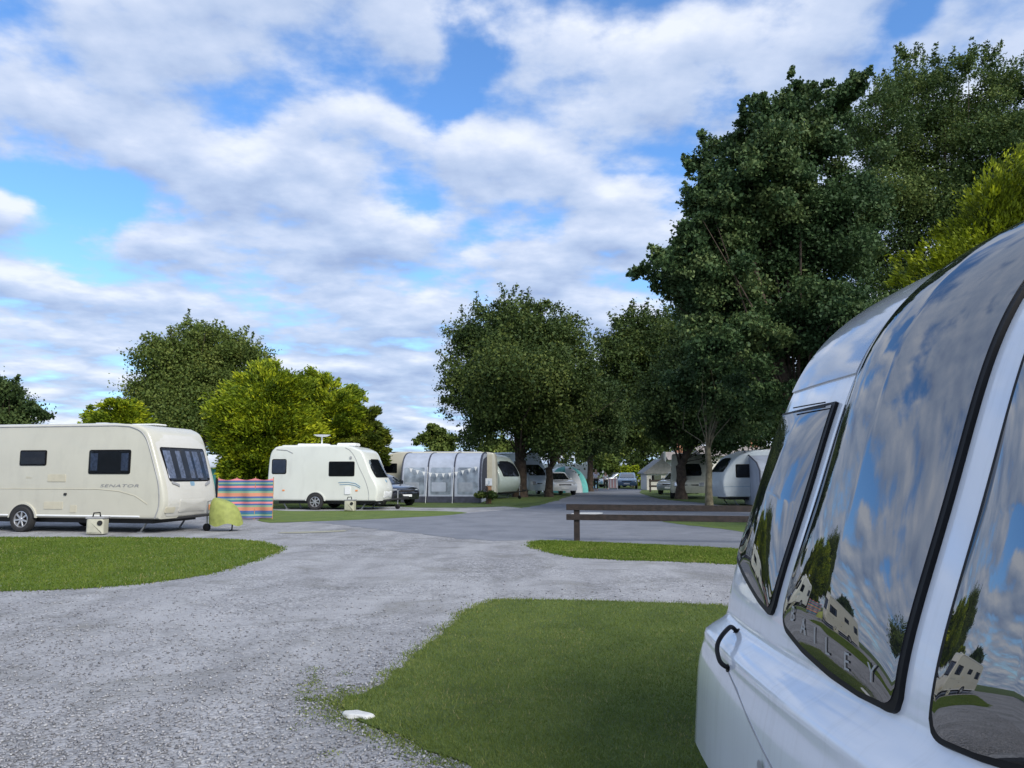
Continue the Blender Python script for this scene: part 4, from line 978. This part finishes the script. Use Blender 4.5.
tree('oak_tree', 'extra mid green tree added out of view beyond the left edge for the window reflections', 'tree', (-31, 20), .4,
     [(-31, 20, 6.5, 3.6), (-29, 18.5, 5, 2.6), (-33.5, 21, 5.2, 2.8), (-31, 19, 8.6, 2.2), (-28.5, 20.5, 7, 2.2)], 26000, .3, 'oak3', seed=71, limbs=10)  # unseen tree, put in so the glazing and side views have something there
FAR = [(497, 95, 'oak3', [(497, 447, 15), (485, 452, 10), (510, 450, 12), (500, 462, 16)], 'low green tree behind the grey green caravan'),
       (605, 84, 'oak3', [(598, 452, 18), (618, 448, 18), (605, 465, 16)], 'green tree far beyond the walking people'),
       (640, 92, 'oak', [(635, 440, 24), (655, 445, 22), (640, 465, 18)], 'dark far tree left of the pale chalet roof'),
       (690, 95, 'oak2', [(672, 440, 24), (700, 435, 26), (690, 460, 14)], 'dark far tree behind the chalet flue'),
       (740, 96, 'oak2', [(735, 425, 26), (765, 425, 26), (750, 440, 16), (790, 430, 26)], 'dark far tree behind the white walled bungalow'),
       (560, 100, 'oak', [(548, 440, 16), (570, 436, 20), (560, 455, 12)], 'dark far tree showing between the two oak trunks')]
for i, (px, D, m_, L_, lab) in enumerate(FAR):
    tree('far_tree', lab, 'tree', (P(px, 480, D).x, D), .25, bl(D, L_, 1.5, 30+i), 9000, .38, m_, seed=40+i, limbs=8, group='distant trees at the end of the site')
# shrubs
SH = [(633, 74, [(633, 474, 9), (625, 479, 7), (641, 480, 7)], 'gold', 'golden shrub behind the blue grey car'),
      (619, 80, [(617, 474, 9), (610, 478, 6), (624, 480, 6)], 'conif', 'olive shrub right of the shorter walking person'),
      (590, 66, [(590, 483, 4.5), (586, 486, 3.5)], 'gold', 'low yellow shrub beside the person in lilac'),
      (487, 36.6, [(480, 499, 6), (492, 499, 7), (486, 498, 5)], 'oak', 'low dark shrub at the foot of the short tan post'),
      (233, 50, [(225, 452, 16), (245, 448, 16), (240, 465, 14)], 'oak2', 'dark hedge shrub behind the white awning roof')]
for i, (px, D, L_, m_, lab) in enumerate(SH):
    tree('shrub', lab, 'shrub', (P(px, 480, D).x, D), .05, bl(D, L_, .4, 60+i), 4000, .12 if D < 45 else .22, m_, seed=60+i, limbs=5, fork=.1)

# ---------------------------------------------------------------- ground
def groundmat(name, build):
    m = bpy.data.materials.new(name); N, L = nt(m); tc = N.new('ShaderNodeTexCoord'); build(N, L, N['Principled BSDF'], tc.outputs['Object']); return m
def ramp(N, els):
    r = N.new('ShaderNodeValToRGB'); e = r.color_ramp.elements
    e[0].position, e[0].color = els[0][0], (*els[0][1], 1); e[1].position, e[1].color = els[-1][0], (*els[-1][1], 1)
    for p, c in els[1:-1]: k = e.new(p); k.color = (*c, 1)
    return r
def noise(N, L, v, sc, det=5, rough=.55, dist=0):
    n = N.new('ShaderNodeTexNoise'); n.inputs['Scale'].default_value = sc; n.inputs['Detail'].default_value = det; n.inputs['Roughness'].default_value = rough; n.inputs['Distortion'].default_value = dist
    L.new(v, n.inputs['Vector']); return n.outputs['Fac']
def mix(N, L, f, a, b, mode='MIX'):
    x = N.new('ShaderNodeMix'); x.data_type = 'RGBA'; x.blend_type = mode
    if isinstance(f, float): x.inputs[0].default_value = f
    else: L.new(f, x.inputs[0])
    for s, i in ((a, 6), (b, 7)):
        if isinstance(s, tuple): x.inputs[i].default_value = (*s, 1)
        else: L.new(s, x.inputs[i])
    return x.outputs[2]
def gravel_b(N, L, b, v):
    vo = N.new('ShaderNodeTexVoronoi'); vo.inputs['Scale'].default_value = 42; L.new(v, vo.inputs['Vector'])
    sp = N.new('ShaderNodeSeparateColor'); L.new(vo.outputs['Color'], sp.inputs[0])
    r1 = ramp(N, [(0, (.14, .14, .15)), (.5, (.26, .26, .275)), (1, (.42, .42, .435))]); L.new(sp.outputs[0], r1.inputs[0])
    f = ramp(N, [(.32, (.27, .27, .285)), (.7, (.37, .37, .385))]); L.new(noise(N, L, v, 90, 4), f.inputs[0])
    k = ramp(N, [(.35, (0, 0, 0)), (.65, (1, 1, 1))]); L.new(noise(N, L, v, .45, 5, .6, .4), k.inputs[0])
    c = mix(N, L, k.outputs[0], r1.outputs[0], f.outputs[0])
    w = ramp(N, [(.46, (1, 1, 1)), (.58, (.80, .80, .79)), (.7, (.66, .65, .60))]); L.new(noise(N, L, v, 1.1, 6, .65, .8), w.inputs[0])
    c = mix(N, L, 1.0, c, w.outputs[0], 'MULTIPLY')
    mp = N.new('ShaderNodeMapping'); mp.inputs['Rotation'].default_value = (0, 0, .55); mp.inputs['Scale'].default_value = (1.6, .16, 1); L.new(v, mp.inputs[0])
    tr_ = ramp(N, [(.38, (.84, .84, .84)), (.62, (1.08, 1.08, 1.07))]); L.new(noise(N, L, mp.outputs[0], .8, 4, .5), tr_.inputs[0]); c = mix(N, L, 1.0, c, tr_.outputs[0], 'MULTIPLY')
    L.new(c, b.inputs['Base Color']); b.inputs['Roughness'].default_value = .9
    bp = N.new('ShaderNodeBump'); bp.inputs['Strength'].default_value = .8; bp.inputs['Distance'].default_value = .012; bp.invert = True
    L.new(vo.outputs['Distance'], bp.inputs['Height'])
    bp2 = N.new('ShaderNodeBump'); bp2.inputs['Strength'].default_value = .5; bp2.inputs['Distance'].default_value = .06
    L.new(noise(N, L, v, 1.6, 6, .7), bp2.inputs['Height']); L.new(bp2.outputs[0], bp.inputs['Normal']); L.new(bp.outputs[0], b.inputs['Normal'])
def tarmac_b(N, L, b, v):
    f = ramp(N, [(.3, (.13, .14, .165)), (.7, (.21, .22, .25))]); L.new(noise(N, L, v, .9, 7, .65, .6), f.inputs[0])
    g_ = ramp(N, [(.3, (.75, .75, .75)), (.7, (1.1, 1.1, 1.1))]); L.new(noise(N, L, v, 70, 3), g_.inputs[0])
    L.new(mix(N, L, 1.0, f.outputs[0], g_.outputs[0], 'MULTIPLY'), b.inputs['Base Color']); b.inputs['Roughness'].default_value = .8
    bp = N.new('ShaderNodeBump'); bp.inputs['Strength'].default_value = .4; bp.inputs['Distance'].default_value = .01
    L.new(noise(N, L, v, 60, 3), bp.inputs['Height']); L.new(bp.outputs[0], b.inputs['Normal'])
def grass_b(c1, c2, c3):
    def f(N, L, b, v):
        r = ramp(N, [(.3, c1), (.52, c2), (.75, c3)]); L.new(noise(N, L, v, 1.6, 8, .7, .5), r.inputs[0])
        r2 = ramp(N, [(.3, (.55, .6, .5)), (.7, (1.25, 1.2, 1.1))]); L.new(noise(N, L, v, 45, 4, .7), r2.inputs[0])
        c = mix(N, L, 1.0, r.outputs[0], r2.outputs[0], 'MULTIPLY')
        d = ramp(N, [(.66, (0, 0, 0)), (.8, (1, 1, 1))]); L.new(noise(N, L, v, .7, 6, .6), d.inputs[0])
        c = mix(N, L, d.outputs[0], c, (.16, .14, .05)); L.new(c, b.inputs['Base Color']); b.inputs['Roughness'].default_value = .85
        bp = N.new('ShaderNodeBump'); bp.inputs['Strength'].default_value = .7; bp.inputs['Distance'].default_value = .03
        L.new(noise(N, L, v, 50, 5, .7), bp.inputs['Height']); L.new(bp.outputs[0], b.inputs['Normal'])
    return f
M['gravel'] = groundmat('grey_gravel', gravel_b); M['tarmac'] = groundmat('worn_tarmac', tarmac_b)
M['lawn'] = groundmat('mown_lawn', grass_b((.042, .070, .012), (.080, .125, .020), (.12, .155, .032)))
M['lawn2'] = groundmat('bright_lawn', grass_b((.065, .11, .014), (.105, .16, .020), (.15, .19, .035)))
M['earth'] = groundmat('sandy_gravel', grass_b((.30, .29, .25), (.36, .35, .30), (.30, .30, .28)))
def tri_sheet(pts2, z, name, m, rough=0.03, step=.25, closed=True, label=None):
    """ground sheet from a smooth outline with a slightly ragged edge"""
    p = [np.array(q, float) for q in pts2]; n = len(p); o = []
    for i in range(n):
        p0, p1, p2, p3 = p[i-1], p[i], p[(i+1) % n], p[(i+2) % n]; k = int(min(60, max(2, np.linalg.norm(p2-p1)/step)))
        for j in range(k):
            t = j/k; q = .5*((2*p1)+(-p0+p2)*t+(2*p0-5*p1+4*p2-p3)*t*t+(-p0+3*p1-3*p2+p3)*t**3)
            o.append(q+rng.normal(size=2)*rough)
    bm = bmesh.new(); vs = [bm.verts.new((q[0], q[1], z)) for q in o]
    for i in range(len(vs)): bm.edges.new((vs[i], vs[(i+1) % len(vs)]))
    bmesh.ops.triangle_fill(bm, use_beauty=True, edges=bm.edges[:], normal=(0, 0, 1))
    me = bpy.data.meshes.new(name); bm.to_mesh(me); bm.free(); ob = link(name, me, m); ob['kind'] = 'structure'
    return o, ob
def gp(L_): return [tuple(G(*q)[:2]) for q in L_]
MB().add([(-1500, -1500, 0), (1500, -1500, 0), (1500, 1500, 0), (-1500, 1500, 0)], [[0, 1, 2, 3]]).build('ground', 'lawn', None)['kind'] = 'structure'
# gravel: wide area from behind the camera to the road
gr = [(-30, -12), (12, -12), (12, 11.0)]+gp([(760, 562), (650, 553), (575, 550), (548, 547), (545, 543)])+gp([(560, 520), (520, 508), (460, 505.5), (300, 508.5), (120, 508.5)])+[(-40, 24), (-46, 5)]
tri_sheet(gr, .004, 'gravel', 'gravel', .02, 1.0)
rd = gp([(572, 488.5), (650, 489.5), (643, 492.5), (655, 498), (700, 503), (780, 508)])+[(24, 22), (30, 15.3)]+gp([(900, 566), (820, 557), (740, 549.5), (620, 543.5), (545, 540.5), (480, 540), (400, 532), (330, 524), (285, 521), (330, 519), (420, 517), (470, 513), (530, 507), (565, 498), (577, 492)])
tri_sheet(rd, .008, 'road', 'tarmac', .07, .3)
lawnpoly = {}
for nm, z, m_, rgh, pts_ in (
    ('near_lawn', .016, 'lawn', .018, [(510, 601), (490, 603), (468, 612), (448, 630), (412, 660), (380, 685), (352, 700), (343, 708), (352, 720), (385, 734), (430, 752), (480, 775), (560, 815), (700, 880), (900, 800), (880, 700), (800, 620), (725, 607.5), (620, 603)]),
    ('left_lawn', .012, 'lawn2', .03, [(-80, 537.5), (0, 538), (120, 538), (200, 539), (252, 541.5), (279, 549), (262, 558), (215, 573), (150, 583), (80, 589), (0, 592), (-90, 592)]),
    ('verge', .012, 'lawn2', .025, [(532, 545.5), (545, 541.5), (620, 544), (740, 550), (850, 560), (900, 572), (850, 573), (735, 564.5), (620, 560), (575, 557.5), (548, 552)]),
    ('mid_lawn', .012, 'lawn2', .03, [(262, 511), (300, 511.3), (380, 510.8), (440, 511.3), (466, 513), (440, 516), (370, 519.5), (300, 522), (262, 522)]),
    ('awning_lawn', .012, 'lawn', .03, [(395, 502), (440, 500), (500, 494), (560, 489), (572, 491), (560, 497), (530, 504), (480, 507.5), (400, 507)]),
    ('right_lawn', .012, 'lawn', .03, [(640, 492), (660, 488), (780, 490), (1100, 500), (1100, 516), (780, 507.5), (700, 503), (655, 497)]),
    ('corner_lawn', .013, 'lawn2', .03, [(662, 521.5), (700, 517), (780, 519), (860, 526), (780, 535), (720, 529)])):
    if nm == 'verge': pts_ = [(x, y) for x, y in pts_]
    o, ob = tri_sheet(gp(pts_), z, nm, m_, rgh, .12 if nm in ('near_lawn', 'left_lawn', 'verge') else .3)
    lawnpoly[nm] = o
tri_sheet(gp([(280, 532.6), (320, 531.6), (343, 530.6), (344, 531.8), (320, 533), (285, 533.8)]), .013, 'sandy_patch', 'earth', .03, .3)
tri_sheet(gp([(574, 513.2), (600, 512.6), (600, 514.4), (574, 515)]), .013, 'road_marking', 'stone', .01, .3)

def inpoly(px_, py_, poly):
    ins = np.zeros(len(px_), bool); P_ = np.array(poly); n = len(P_); j = n-1
    for i in range(n):
        xi, yi = P_[i]; xj, yj = P_[j]
        c = ((yi > py_) != (yj > py_)) & (px_ < (xj-xi)*(py_-yi)/(yj-yi+1e-12)+xi); ins ^= c; j = i
    return ins
def blades(name, poly, n, hgt, wid, m, label, power=1.6, edge=0):
    A = np.array(poly); x0_, y0_ = A.min(0); x1_, y1_ = A.max(0); y0_ = max(y0_, 2.6)
    k = n*3; t = rng.random(k); Y = (y0_**(1-power)+t*(y1_**(1-power)-y0_**(1-power)))**(1/(1-power)); X = x0_+(x1_-x0_)*rng.random(k)
    if edge:
        e = A[rng.integers(0, len(A), edge)]+rng.normal(size=(edge, 2))*.06; e = e[e[:, 1] > 2.6]
    ok = inpoly(X, Y, poly) & (X < 1.0+.42*Y); X = X[ok][:n]; Y = Y[ok][:n]
    if edge: X = np.concatenate([X, e[:, 0]]); Y = np.concatenate([Y, e[:, 1]])
    n = len(X); sc = (1+Y/9)
    a = rng.random(n)*2*math.pi; h = hgt*(.5+rng.random(n))*np.where(rng.random(n) < .06, 1.5, 1); w_ = wid*sc*(.7+.6*rng.random(n)); ln = rng.normal(size=(n, 2))*h[:, None]*.55
    z = np.full(n, .006)
    V = np.stack([np.stack([X-np.cos(a)*w_, Y-np.sin(a)*w_, z], 1), np.stack([X+np.cos(a)*w_, Y+np.sin(a)*w_, z], 1), np.stack([X+ln[:, 0], Y+ln[:, 1], z+h], 1)], 1).reshape(-1, 3)
    me = bpy.data.meshes.new(name); me.vertices.add(3*n); me.vertices.foreach_set('co', V.ravel()); me.loops.add(3*n); me.loops.foreach_set('vertex_index', np.arange(3*n, dtype=np.int32))
    me.polygons.add(n); me.polygons.foreach_set('loop_start', np.arange(0, 3*n, 3, dtype=np.int32)); me.update()
    at = me.attributes.new('var', 'FLOAT', 'FACE')
    def vn(sc, sd):
        g_ = np.random.default_rng(sd).random((64, 64)); a_ = (X+40)*sc; b_ = (Y+40)*sc; ia = np.floor(a_).astype(int); ib = np.floor(b_).astype(int); fa = a_-ia; fb = b_-ib; fa = fa*fa*(3-2*fa); fb = fb*fb*(3-2*fb)
        return (g_[ia % 64, ib % 64]*(1-fa)+g_[(ia+1) % 64, ib % 64]*fa)*(1-fb)+(g_[ia % 64, (ib+1) % 64]*(1-fa)+g_[(ia+1) % 64, (ib+1) % 64]*fa)*fb
    big = .5*vn(.9, 1)+.3*vn(2.7, 2)+.35*vn(7.5, 3)-.08
    at.data.foreach_set('value', np.where(rng.random(n) < .02+.10*np.clip(vn(1.9, 7)-.72, 0, 1)*4, 1.0, np.clip(.62*big+.42*rng.random(n)-.06, 0, .88)).astype(np.float32))
    ob = link(name, me, m); tag(ob, label, 'grass', kind='stuff'); return ob
def straw(m):
    for n_ in m.node_tree.nodes:
        if n_.type == 'VALTORGB':
            e = n_.color_ramp.elements; e[len(e)-1].position = .90; k = e.new(1.0); k.color = (.34, .30, .13, 1)
M['blade'] = leafmat('grass_blade', (.075, .112, .022), (.145, .195, .040), (.27, .30, .09), .3)
M['blade2'] = leafmat('bright_grass_blade', (.065, .115, .014), (.125, .185, .022), (.22, .25, .05), .3)
straw(M['blade']); straw(M['blade2'])
blades('grass', lawnpoly['near_lawn'], 260000, .020, .0022, 'blade', 'short mown grass of the near lawn in the foreground', edge=12000)
blades('grass', lawnpoly['left_lawn'], 80000, .026, .0035, 'blade2', 'short mown grass of the oval lawn at the left', 1.2, edge=5000)
blades('grass', lawnpoly['verge'], 65000, .026, .0035, 'blade2', 'short grass of the narrow verge under the rail fence', 1.2, edge=5000)
# loose stones on the foreground gravel
def pebbles(n=26000):
    k = n*3; t = rng.random(k); Y = (3.3**-.9+t*(11.0**-.9-3.3**-.9))**(1/-.9); X = (rng.random(k)*1.5-.98)*Y*.72
    near = inpoly(X, Y, lawnpoly['near_lawn']); pat = np.sin(X*.9+.6*np.sin(Y*1.3))*.5+.5
    # coarser loose stone towards the lawn corner and the camera
    keep = (~near) & (rng.random(k) < np.clip(1.25-(Y-3.3)/7*1.1, .08, 1)*(.45+.55*pat))
    X = X[keep][:n]; Y = Y[keep][:n]; n = len(X)
    base = np.array([(1, 0, 0), (-.5, .87, 0), (-.5, -.87, 0), (.3, .1, .9), (-.45, -.2, .75), (0, 0, -.6)], float)
    F_ = np.array([(0, 1, 3), (1, 2, 4), (2, 0, 3), (1, 4, 3), (2, 3, 4), (1, 0, 5), (2, 1, 5), (0, 2, 5)])
    s = .0055*(.6+1.6*rng.random(n)**2.2)*(1+Y*.03); a = rng.random(n)*6.28
    V = base[None]+rng.normal(size=(n, 6, 3))*.18; V = V*s[:, None, None]*np.array([1.25, 1, .75])
    c, sn = np.cos(a)[:, None], np.sin(a)[:, None]
    x = V[:, :, 0]*c-V[:, :, 1]*sn+X[:, None]; y = V[:, :, 0]*sn+V[:, :, 1]*c+Y[:, None]; z = V[:, :, 2]+.006+s[:, None]*.3
    V = np.stack([x, y, z], -1).reshape(-1, 3); Fs = (F_[None]+np.arange(n)[:, None, None]*6).reshape(-1)
    me = bpy.data.meshes.new('loose_gravel'); me.vertices.add(len(V)); me.vertices.foreach_set('co', V.ravel()); me.loops.add(len(Fs)); me.loops.foreach_set('vertex_index', Fs.astype(np.int32))
    me.polygons.add(8*n); me.polygons.foreach_set('loop_start', np.arange(0, 24*n, 3, dtype=np.int32)); me.update()
    at = me.attributes.new('var', 'FLOAT', 'FACE'); at.data.foreach_set('value', np.repeat(rng.random(n), 8).astype(np.float32))
    m = bpy.data.materials.new('loose_stone'); N, L = nt(m); b = N['Principled BSDF']; b.inputs['Roughness'].default_value = .8
    A = N.new('ShaderNodeAttribute'); A.attribute_name = 'var'; r_ = ramp(N, [(0, (.14, .14, .15)), (.5, (.27, .27, .29)), (.9, (.34, .34, .355)), (1, (.41, .41, .41))]); L.new(A.outputs['Fac'], r_.inputs[0]); L.new(r_.outputs[0], b.inputs['Base Color'])
    tag(link('loose_gravel', me, m), 'loose grey stones scattered over the foreground gravel', 'gravel', kind='stuff')
pebbles()
# weeds creeping from the lawn corner into the gravel
def weeds():
    cs = []
    for _ in range(170):
        px = 300+170*rng.random(); py = 690+(px-300)*.42+rng.normal()*13; g = G(px, py)
        if not inpoly(np.array([g.x]), np.array([g.y]), lawnpoly['near_lawn'])[0]: cs.append((g.x, g.y, .012))
    leaves('weeds', cs, [.075]*len(cs), [1]*len(cs), 3000, .015, 'blade', None, 2.2, .18, seed=91)
    tag(bpy.data.objects['weeds'], 'small green weeds growing in the gravel at the lawn edge', 'weeds', kind='stuff')
weeds()

# ---------------------------------------------------------------- sky, sun, camera
SUN_EL, SUN_AZ = R(37), math.atan2(.60, -.80)   # azimuth measured from +Y towards +X
sd = Vector((math.sin(SUN_AZ)*math.cos(SUN_EL), math.cos(SUN_AZ)*math.cos(SUN_EL), math.sin(SUN_EL)))
sl = bpy.data.lights.new('sun', 'SUN'); sl.energy = 2.0; sl.angle = R(28); sl.color = (1, .95, .86)
so = bpy.data.objects.new('sun', sl); COL.objects.link(so); so.rotation_euler = (-sd).to_track_quat('-Z', 'Y').to_euler()
w = bpy.data.worlds.new('World'); S.world = w; w.use_nodes = True; N, L = w.node_tree.nodes, w.node_tree.links
bg = N['Background']; bg.inputs['Strength'].default_value = .10
sky = N.new('ShaderNodeTexSky'); sky.sky_type = 'NISHITA'; sky.sun_disc = False; sky.sun_elevation = SUN_EL; sky.sun_rotation = SUN_AZ; sky.air_density = 1.0; sky.dust_density = .4; sky.ozone_density = 2.0
tc = N.new('ShaderNodeTexCoord'); sp = N.new('ShaderNodeSeparateXYZ'); L.new(tc.outputs['Generated'], sp.inputs[0])
def mth(op, a, b=None, c=None):
    n = N.new('ShaderNodeMath'); n.operation = op
    for i, v in enumerate((a, b, c)):
        if v is None: continue
        if isinstance(v, (int, float)): n.inputs[i].default_value = v
        else: L.new(v, n.inputs[i])
    return n.outputs[0]
zc = mth('ADD', mth('MAXIMUM', sp.outputs['Z'], 0.0), .15)
cb_ = N.new('ShaderNodeCombineXYZ'); L.new(mth('DIVIDE', sp.outputs['X'], zc), cb_.inputs[0]); L.new(mth('DIVIDE', sp.outputs['Y'], zc), cb_.inputs[1])
def vadd(v, off):
    n = N.new('ShaderNodeVectorMath'); n.operation = 'ADD'; L.new(v, n.inputs[0]); n.inputs[1].default_value = off; return n.outputs[0]
def vmul(v, k):
    n = N.new('ShaderNodeVectorMath'); n.operation = 'MULTIPLY'; L.new(v, n.inputs[0]); n.inputs[1].default_value = k; return n.outputs[0]
base = vmul(cb_.outputs[0], (1.0, 1.0, 1.0))
OFF = (3.1, 7.4, 0)
n1 = noise(N, L, vadd(base, OFF), 2.9, 10, .54, 0)
n2 = noise(N, L, vadd(base, (9.3, 1.2, 2)), .8, 3, .5, 0)
wn = N.new('ShaderNodeTexNoise'); wn.inputs['Scale'].default_value = 7; wn.inputs['Detail'].default_value = 6; L.new(tc.outputs['Generated'], wn.inputs['Vector'])
wv = N.new('ShaderNodeVectorMath'); wv.operation = 'MULTIPLY_ADD'; L.new(wn.outputs['Color'], wv.inputs[0]); wv.inputs[1].default_value = (.30, .30, .22); L.new(vadd(tc.outputs['Generated'], (-.15, -.15, -.11)), wv.inputs[2])
holes = None
for (px, py, s_, a_) in ((470, 40, .055, .20), (440, 95, .05, .13), (40, 150, .075, .19), (110, 190, .065, .16), (170, 205, .05, .07), (390, 205, .04, .08), (740, 100, .05, .16), (700, 60, .05, .07), (900, 5, .07, .18), (800, 20, .04, .06), (620, 325, .04, .10), (380, 350, .06, .05), (250, 300, .05, .04), (520, 190, .05, .05)):
    d = ray(px, py); d = d/np.linalg.norm(d)
    vm = N.new('ShaderNodeVectorMath'); vm.operation = 'DISTANCE'; L.new(wv.outputs[0], vm.inputs[0]); vm.inputs[1].default_value = tuple(d)
    e_ = mth('MULTIPLY', mth('EXPONENT', mth('MULTIPLY', mth('POWER', mth('DIVIDE', vm.outputs['Value'], s_), 2.0), -1.0)), a_)
    holes = e_ if holes is None else mth('ADD', holes, e_)
cov = mth('SUBTRACT', mth('ADD', mth('MULTIPLY', n1, .85), mth('MULTIPLY', n2, .25)), holes)
mr = N.new('ShaderNodeMapRange'); mr.interpolation_type = 'SMOOTHSTEP'; mr.inputs['From Min'].default_value = .385; mr.inputs['From Max'].default_value = .545; L.new(cov, mr.inputs['Value'])
# lit tops and grey undersides: compare the cloud with the cloud a little higher in the sky
n1b = noise(N, L, vadd(vmul(base, (.94, .94, 1)), OFF), 2.9, 6, .5, 0)
dl = mth('SUBTRACT', n1, n1b)
sh = mth('ADD', mth('ADD', mth('MULTIPLY', dl, 2.1), .49), mth('MULTIPLY', mth('SUBTRACT', n1, .5), -.5))
sh = mth('ADD', sh, mth('MULTIPLY', mth('SUBTRACT', n2, .5), -.6))
sh = mth('ADD', sh, mth('MULTIPLY', mth('SUBTRACT', noise(N, L, vadd(base, (2.2, 8.1, 3)), 8.0, 8, .6, 0), .5), .35))
cr = ramp(N, [(.05, (1.7, 2.2, 3.4)), (.40, (2.5, 3.05, 4.15)), (.64, (3.2, 3.65, 4.6)), (.92, (4.4, 4.65, 5.2))]); L.new(sh, cr.inputs[0])
hz = mth('MAXIMUM', mth('SUBTRACT', .75, mth('MULTIPLY', sp.outputs['Z'], 2.6)), 0.0)
skyb = mix(N, L, 1.0, sky.outputs[0], (.62, .90, 1.18), 'MULTIPLY')
skyb = mix(N, L, hz, skyb, (2.5, 3.7, 5.1))
col = mix(N, L, mth('MULTIPLY', mr.outputs[0], .95), skyb, cr.outputs[0]); L.new(col, bg.inputs[0])
cam = bpy.data.cameras.new('camera'); co = bpy.data.objects.new('camera', cam); COL.objects.link(co); S.camera = co
co.location = (0, 0, H); co.rotation_euler = (R(90)+TH, 0, 0); cam.sensor_width = 36; cam.lens = 36*F/1024; cam.clip_end = 4000; cam.clip_start = .05
vs_ = S.view_settings; vs_.view_transform = 'Standard'; vs_.look = 'None'; vs_.gamma = 1; vs_.exposure = 1.06
S.render.resolution_x = 1024; S.render.resolution_y = 768
